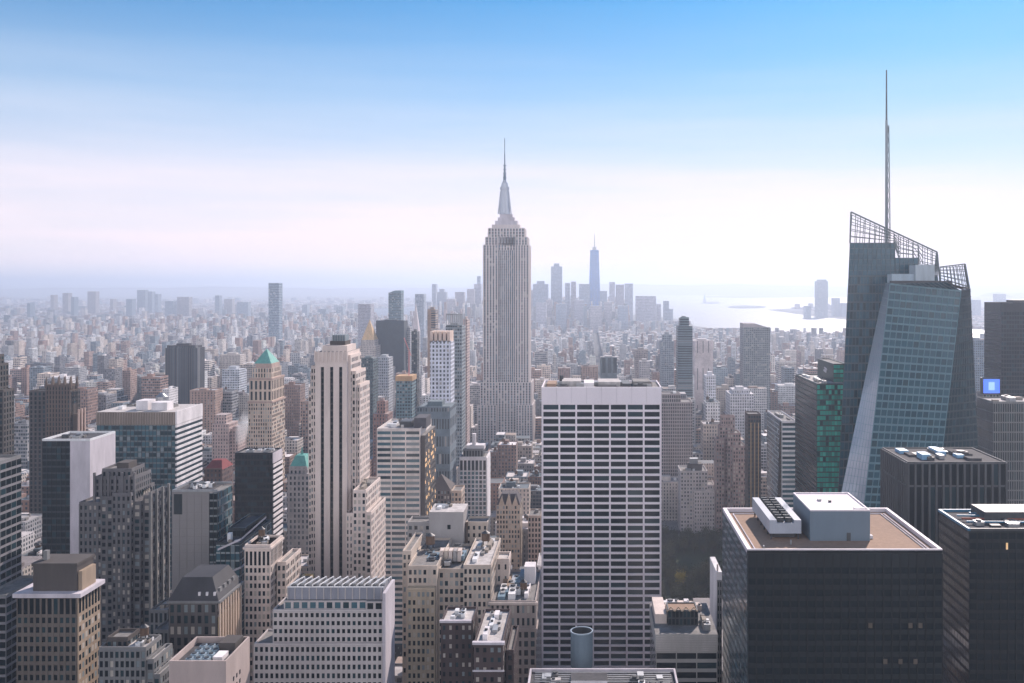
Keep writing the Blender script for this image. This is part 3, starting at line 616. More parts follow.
b, x0, x1 = B('brick_building', 'dark maroon brick building with U-shaped sunlit roof at bottom centre', 'building', 440, 514, 350, 36, 'the maroon U-shaped building')
MR = stone((.075,.055,.055), .85, .3); Y=350
z = PZ(645,Y)
b.grid(MR, PX(474,Y), PX(503,Y), Y, Y+36, 0, z, bay=2.6, fh=3.6, pier=1.5, span=1.9, gset='old', faces='FLR', roof=ROOFL)
b.grid(MR, PX(441,372), PX(474,372)-.4, 372, 388, 0, PZ(623,372), bay=2.6, fh=3.6, pier=1.5, span=1.9, gset='old', faces='FLR', roof=ROOFL)
b.box('cornice', LAV, PX(474,Y)-.6, PX(503,Y)+.6, Y-.8, Y+1, z+.3, z+1.2); b.box('string_course', LAV, PX(474,Y)-.5, PX(503,Y)+.5, Y-.7, Y-.36, z-9.6, z-9); b.box('cornice', LAV, PX(441,372)-.5, PX(474,372)-1, 371.2, 372.5, PZ(623,372)+.3, PZ(623,372)+1.2)
b.grid(MR, PX(503,Y)+.5, PX(512,Y), Y+8, Y+34, 0, z-6, bay=2.6, fh=3.6, pier=1.5, span=1.9, gset='dark', faces='FR', roof=ROOFM)
b.clutter(PX(474,Y)+1, PX(503,Y)-1, Y+3, Y+34, z, 9, [WMETAL, ROOFL, METAL, WHITE], 2.5); b.clutter(PX(443,372)+1, PX(474,372)-2, 374, 386, PZ(623,372), 6, [WMETAL, ROOFD, METAL], 2); b.done()

b, x0, x1 = B('gabled_stone_building', 'narrow tan stone building with steep pointed dark gables', 'building', 496.5, 520, 700, 24, 'the tan pointed-gable building')
GS = stone((.48,.39,.31))
zz = PZ(505,700); b.grid(GS, x0, x1, 700, 724, 0, zz, bay=2.2, fh=3.6, pier=.9, span=1.4, gset='old', parapet=0)
mb = MB(); mb.frus((x0,x1,700,724), (x0+3,x1-3,706,718), zz, zz+7, stone((.09,.08,.085))); b.kids.append(('roof', mb))
for i, c in enumerate((.22, .52, .8)):
    mb = MB(); xc = x0+(x1-x0)*c; h = 9 if i == 1 else 6.5; w = 2.4
    mb.v += [(xc-w,699.6,zz-.5),(xc+w,699.6,zz-.5),(xc,699.6,zz+h),(xc-w,704,zz-.5),(xc+w,704,zz-.5),(xc,706,zz+h)]
    for f in ((0,1,2),(4,3,5),(0,2,5,3),(1,4,5,2)): mb.f.append(f); mb.m.append(0 if len(f) == 3 else 1); mb.att.append(None)
    mb.mats = [GS, stone((.09,.08,.085))]; b.kids.append(('gable', mb))
b.zt = zz+9; b.done()
b, x0, x1 = B('stone_building', 'narrow tan arched-window building against the left edge of the white gridded tower', 'building', 528, 541, 700, 22, 'the narrow arched-window building')
b.grid(stone((.42,.34,.29)), x0, x1, 700, 722, 0, PZ(517,700), bay=2.4, fh=3.8, pier=1., span=1.4, gset='dark'); b.clutter(x0+1,x1-1,702,720,PZ(517,700),3,None,3); b.done()
b, x0, x1 = B('ornate_building', 'ornate stone building with cluttered white roof left of the gridded tower', 'building', 490, 536, 420, 46, 'the ornate building with cluttered roof')
z = PZ(603,420); OR = stone((.38,.32,.29))
b.grid(OR, x0, x1, 420, 466, 0, z-12, bay=3.1, fh=4, pier=1.2, span=1.5, gset='dark', parapet=0)
b.box('cornice', OR, x0-.6, x1+.6, 419.2, 466.4, z-12, z-11)
b.grid(OR, x0, x1, 420, 466, z-11, z, bay=2.3, fh=5, pier=1.2, span=2.2, gset='old', parapet=1)
b.box('cornice', LBEI, x0-.8, x1+.8, 419, 420.4, z-.5, z+.6)
b.grid(LBEI, PX(497,452), PX(510,452), 446, 458, z, z+11, bay=4, fh=5, pier=2.6, span=3, gset='dark', roof=ROOFL)
b.box('penthouse', WHITE, PX(524,445), PX(535,445), 447, 455, z, z+8); b.clutter(x0+2, x1-2, 422, 464, z, 22, [WMETAL, WHITE, METAL, stone((.3,.22,.16)), stone((.16,.25,.32))], 3); b.tank(x0+14, 432, z, 1.6, 3); b.done()

# white gridded tower
b, x0, x1 = B('gridded_tower', 'tall white gridded slab tower with seven wide window bays in the centre', 'skyscraper', 542.5, 660.5, 560, 40, 'the white gridded tower')
WG = stone((.80,.74,.77), .8, .07, .05); zt = PZ(387,560); zb = PZ(403.5,560)
b.grid(WG, x0, x1, 560, 600, zb-39*4.19, zb, bays=7, bay=10, fh=4.19, pier=1.05, span=1.32, gset='slab', faces='F', parapet=0, dep=.9, spandep=.8)
b.box('base', G_DARK, x0+1, x1-1, 562, 598, 0, zb-39*4.19-.05)
b.box('side_wall', WG, x0-.6, x0-.02, 560, 600, 0, zb); b.box('side_wall', WG, x1+.02, x1+.6, 560, 600, 0, zb)
for i in range(8): b.box('upper_wall', WG, x0-.6+i*(x1-x0+1.2)/8+.06, x0-.6+(i+1)*(x1-x0+1.2)/8-.06, 559.1, 560.5, zb+.02, zt)
b.box('upper_core', stone((.5,.47,.5)), x0-.5, x1+.5, 560.5, 600, zb, zt-1, top=ROOFM)
for (a,c,d,e) in ((x0-.6,x1+.6,599.3,600.1),(x0-.6,x0,560.6,599.3),(x1,x1+.6,560.6,599.3)): b.box('parapet', WG, a, c, d, e, zb, zt)
for (p0,p1,ya,yb,h,m_) in ((562,581,572,592,3.2,ROOFL),(584,594,570,590,2.4,WHITE),(598,620,572,592,2.8,ROOFL),(622,630,568,590,2.2,DKMETAL),(633,650,572,590,3.,ROOFM),(547,556,570,590,1.8,GRAVEL)):
    mb = MB(); mb.box(PX(p0,575), PX(p1,575), ya, yb, zt-1, zt-1+h, m_); b.kids.append(('rooftop_unit', mb))
mb = MB(); mb.cyl(PX(561,575), 585, zt-1, zt+4.5, 1.4, 1.2, DKMETAL, 12); b.kids.append(('vent_pipe', mb)); b.clutter(x0+3,x1-3,563,597,zt-1,14,[METAL,DKMETAL,BRN],2.2)
b.done()

# nearest roof bottom centre and the round tank behind it
b, x0, x1 = B('near_roof_building', 'building whose pale railed roof just shows at the bottom edge centre', 'building', 530, 675, 358, 1, 'the railed roof at the bottom edge')
b.bb = (x0, x1, 322, 358); b.clutter(x0+2, x0+14, 338, 356, 99, 7, [METAL, DKMETAL, ROOFL], 1.5)
b.box('wall', GREY, x0, x1, 322, 358, 0, 99, top=ROOFD)
b.box('parapet', LAV, x0, x1, 357.3, 358, 99, 100.2); b.box('parapet', LAV, x0, x0+.7, 322, 357.3, 99, 100.2); b.box('parapet', LAV, x1-.7, x1, 322, 357.3, 99, 100.2); b.box('parapet', LAV, x0+.7, x1-.7, 322, 322.7, 99, 100.2)
mb = MB(); mb.box(PX(571,352), PX(607,352), 346, 353, 99, 100.5, WHITE, top=ROOFD); b.kids.append(('skylight', mb))
for k in range(5): mb = MB(); mb.bar((x0+2+k*.1, 355.5-k*2, 99.6), (x1-2, 355.5-k*2, 99.6), .3, METAL); b.kids.append(('roof_rail', mb))
b.clutter(x0+33, x1-2, 340, 356, 99, 8, [WMETAL, METAL, DKMETAL], 1.6); b.zt = 100; b.done()
b, x0, x1 = B('low_dark_building', 'low dark roofed building carrying the round open tank', 'building', 545, 655, 362, 26, 'the low dark roof with the round tank')
b.grid(DKST, x0, x1, 362, 388, 0, 84, bay=3, gset='dark', roof=ROOFD)
b.clutter(x0+6, x0+16, 364, 372, 84, 5, [WMETAL, METAL], 4)
TK = stone((.16,.22,.27), .6); mb = MB(); cx_ = PX(581.7,378); r = 4.3
for i in range(12):
    a = math.pi*2*i/12; mb.bar((cx_+r*.8*math.cos(a), 378+r*.8*math.sin(a), 84), (cx_+r*.8*math.cos(a), 378+r*.8*math.sin(a), 94), .4, DKMETAL)
mb.cyl(cx_, 378, 93, 107, r, r, TK, 40, cap=False); mb.cyl(cx_, 378, 95, 107, r-.35, r-.35, DKMETAL, 40, cap=False); mb.cyl(cx_, 378, 94.9, 95.4, r-.4, r-.4, GRAVEL, 24)
for i in range(40):
    a = math.pi*2*i/40; mb.bar((cx_+(r+.05)*math.cos(a), 378+(r+.05)*math.sin(a), 93.2), (cx_+(r+.05)*math.cos(a), 378+(r+.05)*math.sin(a), 106.8), .12, TK)
    c = math.pi*2*(i+1)/40; mb.bar((cx_+r*math.cos(a), 378+r*math.sin(a), 107), (cx_+r*math.cos(c), 378+r*math.sin(c), 107), .45, stone((.3,.38,.45),.5))
b.kids.append(('cooling_tank', mb)); b.zt = 107; b.done()
# right of it: roof with truss and louvre
b, x0, x1 = B('louvred_office', 'office building with louvred top storey and machinery on roof, below the dark park', 'office building', 656, 717, 390, 38, 'the louvred office below the park')
z = PZ(634,390); LO = stone((.42,.40,.38), .8, .15)
b.grid(LO, x0, x1, 390, 428, 0, z-7, bay=9, fh=4., pier=.4, span=1.5, gset='dark', parapet=0, faces='FL', roof=ROOFM)
b.box('louvre', LO, x0-.3, x1+.3, 389.5, 428, z-7, z, top=ROOFM)
for j in range(9): b.box('louvre', ROOFL, x0, x1, 389.3, 389.5, z-6.6+j*.7, z-6.3+j*.7)
b.grid(DKMETAL, PX(668,400), PX(698,400), 400, 410, z, z+6, bay=1.5, fh=3, pier=.4, span=.6, gset='dark', roof=GRAVEL, parapet=.4)
mb = MB()
for i in range(4):
    xx = PX(667,400)+i*3.2; mb.bar((xx,399.5,z+6), (xx+1.6,399.5,z+7.8), .4, SAND); mb.bar((xx+1.6,399.5,z+7.8), (xx+3.2,399.5,z+6), .4, SAND)
b.kids.append(('roof_truss', mb)); b.box('penthouse', LBEI, x0+.5, PX(667,400), 402, 424, z, z+4)
b.clutter(PX(699,400), x1-1, 392, 410, z, 10, None, 3); b.clutter(x0+2, x1-2, 412, 427, z, 20, [WMETAL, WHITE, LBEI, METAL], 3.5); b.zt = z+8; b.done()
b, x0, x1 = B('pale_slab_building', 'very narrow sunlit pale slab rising against the flat tan-roofed black tower', 'building', 716.5, 722, 430, 24, 'the narrow sunlit slab')
b.box('wall', WHITE, x0, x1, 430, 454, 0, PZ(572,430)); b.grid(GREY, x0+.2, x1-.2, 429.2, 430, 0, PZ(580,430), bay=1.2, fh=3.6, pier=.5, span=1.3, gset='dark', faces='F', parapet=0); b.box('finial', LBEI, x0+.3, x0+1, 431, 432, PZ(572,430), PZ(565,430)); b.done()

# ---------------------------------------------------------------- right foreground
b, x0, x1 = B('black_tower', 'black tower with a flat tan gravel roof and white parapet, bottom right', 'skyscraper', 748, 942.5, 330, 61, 'the tan-roofed black tower')
zt = PZ(549,330); BK = stone((.007,.011,.013), .5)
b.grid(BK, x0, x1, 330, 391, 0, zt-1.5, bay=3, fh=3.9, pier=.5, span=1.7, gset='black', faces='F', dep=.3, parapet=0, roof=GRAVEL, spm=stone((.012,.018,.021),.6), headz=4)
b.grid(stone((.05,.065,.075),.35), x0-.3, x0-.02, 330, 391, 0, zt-1.6, bay=3, fh=3.9, pier=.6, span=1.6, gset='blue', faces='L', dep=.5, parapet=0, roof=GRAVEL)
PT = stone((.72,.66,.68), .6, .1)
b.box('parapet', BK, x0-.3, x1, 330, 330.5, zt-1.5, zt-.45); b.box('parapet_cap', PT, x0-.3, x1, 329.95, 330.55, zt-.45, zt)
for (a,c,d,e) in ((x0-.3,x1,389.8,391),(x0-.3,x0+1.2,330.5,389.8),(x1-1.2,x1,330.5,389.8)): b.box('parapet_cap', PT, a, c, d, e, zt-1.5, zt)
for (a,c,d,e) in ((x0+3,x0+3.4,331.5,386),(x1-3.4,x1-3,331.5,386),(x1-4.6,x1-4.3,331.5,386),(x0+3.4,x1-4.6,386,386.4)): b.box('roof_track', LAV, a, c, d, e, zt-1.5, zt-1.1)
for i in range(14):
    if rnd.random() < .5: b.win.append((True, (PX(870+i*5,330), 329.5, PZ(625+rnd.randrange(3)*18,330)), 1.4, 1.8, 'F', stone((.12,.10,.08))))
bx0, bx1 = 80.2, 102; zr = zt-1.5; zp = zr+10.8
b.box('roof_house', stone((.15,.20,.245),.6,.1), bx0, bx1, 346, 375, zr, zp, top=stone((.72,.64,.66),.7,.12))
for (a,c,d,e) in ((bx0,bx1,346,346.5),(bx0,bx1,374.5,375),(bx0,bx0+.5,346.5,374.5),(bx1-.5,bx1,346.5,374.5)): b.box('roof_house_rim', PT, a-.01, c+.01, d, e, zp, zp+.5)
b.box('door', DKMETAL, 93.5, 94.9, 345.8, 346, zr, zr+3)
b.box('hatch', METAL, 87, 88.2, 362, 364, zp, zp+.8); b.box('hatch', DKMETAL, 90.5, 91.5, 360, 361, zp, zp+.7); b.box('hatch', WHITE, 97, 101, 348, 350, zp+.02, zp+.6)
ta, tb = 65.6, 77.2
mb = MB(); CT = stone((.36,.39,.44), .5, .15)
mb.box(ta, tb, 347, 384, zr+2.4, zr+6.2, CT); mb.box(ta, ta+2.6, 347, 384, zr+6.2, zr+7.3, CT); mb.box(tb-2.6, tb, 347, 384, zr+6.2, zr+7.3, CT)
for i in range(6):
    for s_ in (ta+.8, tb-.8): mb.bar((s_, 348.5+i*6.8, zr), (s_, 348.5+i*6.8, zr+2.4), .5, DKMETAL)
mb.box(ta+1.5, tb-1.5, 350, 381, zr+.3, zr+2.2, DKMETAL); b.kids.append(('cooling_tower', mb))
for i in range(9):
    for j in range(2):
        mb = MB(); cx_ = ta+4.3+j*3; cy_ = 349+i*4.1; mb.cyl(cx_, cy_, zr+6.2, zr+7.9, 1.25, 1.35, DKMETAL, 14, cap=False); mb.cyl(cx_, cy_, zr+6.2, zr+6.9, 1.15, 1.15, ROOFD, 12); mb.box(cx_-1.2, cx_+1.2, cy_-.12, cy_+.12, zr+7.6, zr+7.85, METAL); b.kids.append(('cooling_fan', mb))
for i in range(5): b.box('roof_vent', METAL, x0+6+i*11, x0+6.5+i*11, 334+i*7 % 40, 334.5+i*7 % 40, zr, zr+1.6)
b.box('roof_bulkhead', WHITE, bx1+.3, bx1+2, 349, 351, zr, zr+1.1); b.zt = zp; b.done()

# finned dark building
b, x0, x1 = B('finned_building', 'dark building with grey vertical fins and blue boxes on its roof', 'office building', 908, 1006, 450, 40, 'the dark vertical-finned building')
zt = PZ(463,450); DF = stone((.10,.105,.11), .7); zm = PZ(486,450)
b.grid(DF, x0, x1, 450, 490, 0, zm, bays=14, bay=3.3, fh=60, pier=.9, span=.8, gset='dark', faces='FLR', dep=.9, parapet=0, roof=ROOFD)
b.grid(DF, x0, x1, 450, 490, zm, zt, bays=14, bay=3.3, fh=9, pier=.9, span=.9, gset='dark', faces='FLR', dep=.9, parapet=.6, roof=ROOFD)
BB = stone((.22,.42,.60), .5, .15)
for (p0,p1,ya,yb,h) in ((917,926,458,466,2.6),(942,950,470,484,2.),(955,962,462,468,1.6),(906,915,474,482,1.6)):
    mb = MB(); mb.box(PX(p0,465), PX(p1,465), ya, yb, zt, zt+h, BB); b.kids.append(('rooftop_unit', mb))
b.clutter(x0+2,x1-2,452,488,zt,10,[DKMETAL, ROOFD, METAL],2); b.done()
b, x0, x1 = B('dark_tower', 'dark glass tower with blue-edged roof and red pipes at the lower right edge', 'skyscraper', 969, 1110, 370, 32, 'the blue-rimmed dark tower')
zt = PZ(531,370); BLU = stone((.06,.20,.32), .4)
b.grid(BK, x0, x1, 370, 402, 0, zt, bay=3, fh=3.9, pier=.4, span=1.4, gset='black', faces='FL', dep=.3, parapet=0, roof=ROOFD)
b.box('roof_rim', BLU, x0-.4, x0+.6, 370, 402, zt, zt+1); b.box('roof_rim', BLU, x0+.6, x1, 401, 402, zt, zt+1); b.box('roof_rim', DKMETAL, x0+.6, x1, 369.8, 370.6, zt, zt+1)
for k in range(3):
    mb = MB(); mb.bar((x0+3, 380+k*5, zt+1.2), (x1, 378+k*5, zt+1.2), .6, stone((.30,.10,.07)) if k == 1 else BLU); b.kids.append(('roof_pipe', mb))
b.box('penthouse', DKMETAL, x0+12, x1, 384, 398, zt, zt+4); b.clutter(x0+3, x0+26, 372, 400, zt, 8, [BLU, DKMETAL, METAL], 1.8)
b.win += [(True, (PX(1007+i*4.5,370), 369.75, PZ(546+3*(i%2),370)), 1., 2.6, 'F', LIT) for i in range(1)]
b.done()
# green glass
b, x0, x1 = B('green_glass_building', 'office building with bright green glass front and dark left side', 'office building', 817, 852, 700, 73, 'the green glass building')
zt = PZ(384.5,700); DG = stone((.03,.055,.055), .35)
b.grid(DG, x0, x1, 700, 773, 0, zt, bay=2.2, fh=3.8, pier=.15, span=.9, gset='green', faces='F', dep=.2, parapet=.8, roof=ROOFL)
b.grid(DG, x0-.3, x0-.02, 700, 773, 0, zt-.1, bay=3, fh=3.8, pier=.2, span=1.2, gset='dark', faces='L', dep=.15, parapet=0)
xb = PX(833.5,715)
b.grid(DG, xb, x1, 715, 765, zt, PZ(364.5,715), bay=2.2, fh=3.8, pier=.15, span=.9, gset='green', faces='F', dep=.2, parapet=.6)
mb = MB()   # pale emblem on the dark side wall
zc = PZ(371,735)
mb.bar((xb-.2, 734, zc+1), (xb-.2, 741, zc+2.2), 1.1, WHITE); mb.bar((xb-.2, 736, zc-1), (xb-.2, 743, zc), 1.1, WHITE); mb.bar((xb-.2, 741, zc+2.2), (xb-.2, 736, zc-1), .9, WHITE); b.kids.append(('emblem', mb))
b.clutter(x0+2, xb-1, 703, 770, zt, 8, None, 2.5); b.done()
# white striped + brown gold
b, x0, x1 = B('white_banded_building', 'white banded office with a slanting dark crease, left of the green glass one', 'office building', 782, 797, 800, 66, 'the creased white-banded office')
zt = PZ(422,800)
b.grid(WHITE, x0, x1, 800, 866, 0, zt, bay=12, fh=4., pier=.4, span=1.7, gset='blue', faces='F', parapet=1)
b.grid(stone((.42,.42,.43)), x0-.4, x0-.02, 800, 866, 0, zt, bay=5, fh=4, pier=1.1, span=1, gset='blue', faces='L', parapet=0)
mb = MB(); mb.poly([(x0-.9,800,0),(x0-.9,822,0),(x0-.9,806,zt),(x0-.9,800,zt)], G_DARK); b.kids.append(('glass_crease', mb))
b.clutter(x0+1, x1-1, 803, 860, zt, 6, None, 3); b.done()
b, x0, x1 = B('brown_tower', 'slim dark brown tower with golden vertical strips', 'tower', 748, 761, 860, 18, 'the slim gold-striped brown tower')
zt = PZ(415,860); DB = stone((.09,.065,.055))
b.grid(DB, x0, x1, 860, 878, 0, zt, bay=2.2, fh=3.6, pier=.6, span=1.2, gset='dark', faces='FL')
for k in range(3): b.box('gold_strip', GOLD, x0+2.2+k*3.4, x0+2.9+k*3.4, 859.2, 859.6, 0, zt-7)
b.done()
b, x0, x1 = B('pier_fronted_tower', 'taupe stone tower with close vertical piers, touching the gridded tower on its right', 'tower', 661.5, 692.5, 1010, 30, 'the taupe pier-fronted tower')
zt = PZ(403,1010); TP = stone((.38,.33,.32))
b.grid(TP, x0, x1, 1010, 1040, 0, zt, bay=1.9, fh=3.7, pier=.8, span=1., gset='dark', spandep=.4, dep=.5)
b.grid(TP, x0+1, PX(681,1010), 1013, 1034, zt, PZ(395,1010), bay=2, fh=5, pier=.8, span=1.2, gset='dark'); b.clutter(x0+1,x1-1,1013,1036,PZ(396,1010),4,None,3); b.done()
b, x0, x1 = B('white_setback_building', 'cream setback apartment building with dark penthouse above the park', 'apartment building', 681, 713, 925, 34, 'the cream setback building by the park')
CW = stone((.60,.54,.52))
b.grid(CW, x0, PX(708,925), 929, 959, 0, PZ(472,929), bay=2.8, fh=3.7, pier=1.5, span=1.7, gset='old')
b.grid(CW, PX(694,925), x1+1, 921, 928, 0, PZ(492,921), bay=2.6, fh=3.7, pier=1.4, span=1.7, gset='old')
b.grid(CW, PX(708,925)+.4, x1+2.5, 931, 950, 0, PZ(486,929), bay=2.6, fh=3.7, pier=1.4, span=1.7, gset='old')
b.box('penthouse', DKST, PX(688,935), PX(702,935), 935, 945, PZ(472,929), PZ(464,935)); b.box('penthouse', METAL, PX(690,937), PX(698,937), 937, 943, PZ(464,935), PZ(459,935)); b.clutter(x0+1,PX(708,925)-1,931,953,PZ(472,929),5,None,3); b.done()
b, x0, x1 = B('stepped_brick_building', 'pinkish brick building stepping up in many terraces near the gold-striped tower', 'building', 718, 746, 900, 30, 'the terraced pink brick building')
PK = stone((.34,.25,.23))
for i,(p0,p1,py,dy) in enumerate(((718,726,440,12),(722,733,427,16),(724,738,417,20),(733,746,447,0),(729,742,434,8))):
    b.grid(PK, PX(p0,900), PX(p1,900), 900+dy, 930-i*.3, 0, PZ(py,900+dy), bay=2.4, fh=3.6, pier=1.1, span=1.5, gset='old', faces='FLR')
b.done()
b, x0, x1 = B('classical_building', 'pale classical block with tall piers under the blue screen', 'building', 975, 992, 760, 20, 'the pale classical block')
b.grid(stone((.5,.47,.45)), x0, x1, 760, 780, 0, PZ(405,760), bay=3.4, fh=9, pier=1.3, span=1.6, gset='dark'); b.done()
b, x0, x1 = B('ribbed_building', 'grey building of fine vertical ribs at the right edge with pale roof', 'office building', 993, 1060, 700, 30, 'the finely ribbed building')
b.grid(stone((.24,.24,.23)), x0, x1, 700, 730, 0, PZ(403,700), bay=1.7, fh=7, pier=.6, span=1., gset='dark', spandep=.4, roof=ROOFL); b.clutter(x0+2,x1-2,702,728,PZ(403,700),6); b.done()
b, x0, x1 = B('dark_tower', 'tall flat-topped black tower behind the crystalline tower at the right edge', 'skyscraper', 1001, 1075, 850, 36, 'the flat-topped black tower')
zt = PZ(303.6,850)
b.grid(stone((.03,.038,.045),.4), x0, x1, 850, 886, 0, zt, bay=2.4, fh=3.9, pier=.35, span=1.1, gset='dark', faces='FL', dep=.2, parapet=.8, headz=7); b.box('penthouse', DKMETAL, PX(1014,860), x1-3, 860, 876, zt, zt+3); b.done()
b, x0, x1 = B('screen_building', 'small building topped by a glowing blue screen', 'building', 983, 999, 815, 14, 'the blue screen building')
b.grid(GREY, x0, x1, 815, 829, 0, PZ(394,815), bay=2.5, gset='office', faces='FL')
mb = MB(); mb.box(x0-.5, x1+.5, 814, 820, PZ(394,815), PZ(378,815), DKMETAL); b.kids.append(('screen_frame', mb))
mb = MB(); mb.box(x0, x1, 813.8, 814, PZ(393,815), PZ(379,815), glow((.08,.20,.95), .7)); mb.box(PX(988,815), PX(994,815), 813.7, 813.8, PZ(390,815), PZ(382,815), glow((.25,.4,1.), .9)); b.kids.append(('blue_screen', mb)); b.zt = PZ(378,815); b.done()

# crystalline glass tower with mast
def curtain(mb, A, Bq, C, D, nu, nv, mbar, w, g=None, gmats=None, wh=None):
    """quad A(bottom left) B(bottom right) C(top right) D(top left): panes plus mullion bars"""
    A, Bq, C, D = map(Vector, (A, Bq, C, D))
    P = lambda u, v: (A*(1-u)+Bq*u)*(1-v) + (D*(1-u)+C*u)*v
    nrm = (Bq-A).cross(D-A) if (Bq-A).length > .1 else (C-A).cross(D-A); nrm.normalize()
    for i in range(nu+1): mb.bar(P(i/nu,0), P(i/nu,1), w, mbar)
    for j in range(nv+1): mb.bar(P(0,j/nv), P(1,j/nv), wh or w*1.1, mbar)
    if g is not None:
        for j in range(nv):
            for i in range(nu):
                q = [P(i/nu,j/nv), P((i+1)/nu,j/nv), P((i+1)/nu,(j+1)/nv), P(i/nu,(j+1)/nv)]
                m_ = rnd.choice(gmats)
                g.append(([tuple(x-nrm*.05) for x in q], m_))
def T(px, py, Y): return (PX(px,Y), Y, PZ(py,Y))
def Gd(px, Y): return (PX(px,Y), Y, 0)
b, x0, x1 = B('crystalline_tower', 'faceted glass skyscraper with slanting lattice screens and tall mast', 'skyscraper', 838, 985, 600, 100, 'the faceted glass tower with mast')
b.zt = PZ(212,650)
SP = stone((.09,.12,.135), .4, .1, .1); BAR = stone((.16,.19,.20), .5)
GA = [glass((.025,.085,.115),.07,.5)]*6+[glass((.018,.065,.09),.07,.5)]*2+[glass((.03,.10,.135),.08,.5)]*3; GBR = [glass((.34,.39,.46),.12,1.)]*4+[glass((.31,.36,.43),.12,1.)]; GDK = [glass((.010,.035,.045),.08,.6)]*3+[glass((.02,.06,.075),.08,.6)]
SPL = stone((.13,.235,.275), .4, .1, .1); SPW = stone((.5,.55,.62), .4, .08, .1)
panes = []
# rear mass
YB, YF = 650, 612
mb = MB(); SZ = PZ(243,YB)
A_, B_, C_, D_ = Gd(831,YB), Gd(985,YB), T(937,276,YB), T(851,243,YB)
mid = T(895,243,YB)
solid = stone((.05,.07,.08),.4)
def hull(mb, bot, top, m):
    n = len(mb.v); k = len(bot); mb.v += list(bot)+list(top)
    for i in range(k): j = (i+1)%k; mb.f.append((n+i,n+j,n+k+j,n+k+i)); mb.m.append(mb.mi(m)); mb.att.append(None)
    mb.f.append(tuple(n+k+i for i in range(k))); mb.m.append(mb.mi(m)); mb.att.append(None)
hull(mb, [Gd(832,YB+1),Gd(984,YB+1),Gd(975,700),Gd(845,700)], [(PX(852.5,YB+1),YB+1,PZ(276,YB)),(PX(936,YB+1),YB+1,PZ(276,YB)),(PX(932,700),700,PZ(276,YB)),(PX(860,700),700,PZ(276,YB))], solid)
for (pa,pb,pz_) in ((851.5,895,243),(895,918,258)):
    zz0, zz1 = PZ(278,YB), PZ(pz_,YB); q = [(PX(pa,YB),YB+1.5),(PX(pb,YB),YB+1.5),(PX(pb,YB+26)-1,YB+26),(PX(pa+3,YB+26),YB+26)]
    hull(mb, [(u_,v_,zz0) for u_,v_ in q], [(u_,v_,zz1) for u_,v_ in q], solid)
b.kids.append(('core', mb))
mb = MB(); lat = MB()
def lerp(a, c, t): return tuple(a[i]*(1-t)+c[i]*t for i in range(3))
# rear front curtain below the roof, in one tapering quad, then panes over the upper solid
curtain(mb, Gd(831,YB), Gd(985,YB), T(937.5,276,YB), T(848.6,276,YB), 30, 42, SP, .3, panes, GDK+GA, 1.)
curtain(mb, T(848.6,276,YB), T(895,276,YB), T(895,243,YB), T(850,243,YB), 10, 6, SP, .3, panes, GA)
curtain(mb, T(895,276,YB), T(918,276,YB), T(918,258,YB), T(895,258,YB), 5, 3, SP, .3, panes, GA)
# left side of the rear mass
curtain(mb, Gd(838,700), Gd(831,YB), T(849.5,262,YB), (PX(856,700),700,PZ(262,YB)), 9, 60, SP, .3, panes, GA)
b.kids.append(('curtain_wall', mb))
# lattice screens above
def lattice(mb, lo, hi, n, rows, w):       # lo/hi: bottom and top polylines sampled 0..1
    prev = None
    for i in range(n+1):
        t = i/n; a, c = Vector(lo(t)), Vector(hi(t)); mb.bar(a, c, w*1.0, BAR)
        if prev:
            for j in range(rows+1):
                v = j/rows; mb.bar(prev[0]*(1-v)+prev[1]*v, a*(1-v)+c*v, w, BAR)
        prev = (a, c)
hi_ = lambda t: lerp(T(851,212,YB), T(937,252,YB), t)
lattice(lat, lambda t: T(850+87.5*t, 243 if t < .51 else (258 if t < .78 else 276), YB), hi_, 18, 5, .42)
lattice(lat, lambda t: T(850+87.5*t, 243 if t < .51 else (258 if t < .78 else 276), YB+22), lambda t: lerp(T(852,215,YB+22), T(937,254,YB+22), t), 14, 4, .38)
lat.bar(T(851,212,YB), T(937,252,YB), .9, BAR); lat.bar(T(851,212,YB), T(850,243,YB), .9, BAR); lat.bar(T(937,252,YB), T(940,282,YB), .9, BAR)
lattice(lat, lambda t: lerp(T(937,276,YB), T(934,276,YB+22), t), lambda t: lerp(T(937,252,YB), T(936,254,YB+22), t), 3, 4, .4)
b.kids.append(('lattice_screen', lat))
# front mass
P1, P2, P3, P4 = T(885,283,652), T(890,284,625), T(946,282,625), T(970,289,640)
Q1, Q2, Q3, Q4, Q5 = Gd(806,616), Gd(846,621), Gd(918,621), Gd(988,632), Gd(985,655)
K = T(961,291,634)
mb = MB()
n0 = len(mb.v)
hull(mb, [(Q1[0]+16,Q1[1]+28,0),(Q2[0]+6,Q2[1]+10,0),(Q4[0]-6,Q4[1]+8,0),(Q5[0]-5,Q5[1],0)], [(P1[0]+4,P1[1]+6,P1[2]-1),(P2[0]+4,P2[1]+7,P2[2]-1),(P4[0]-4,P4[1]+4,P4[2]-1),(PX(962,649),649,PZ(292,640))], solid)
b.kids.append(('front_core', mb))
mb = MB()
curtain(mb, Q1, Q2, P2, P1, 7, 50, SPL, .2, panes, GBR)  # paler pane colour stands in for sky reflected by this tilted facet
curtain(mb, Q2, Q3, K, P2, 12, 48, SPL, .5, panes, GA+GDK[3:4], 1.2)
b.kids.append(('curtain_wall', mb))
mb = MB(); curtain(mb, Q3, Q4, P4, K, 9, 48, stone((.04,.06,.07),.4,.1), .4, panes, GDK, 1.); b.kids.append(('curtain_wall', mb))  # darker pane and bar colours stand in for this facet's dim reflection
mb = MB(); curtain(mb, lerp(P2,P3,0), K, P3, lerp(P2,P3,.001), 12, 2, SP, .25, panes, GA)
mb.poly([P1, P2, P3, P4, (PX(968,649),649,PZ(287,640))], ROOFM); b.kids.append(('roof', mb))
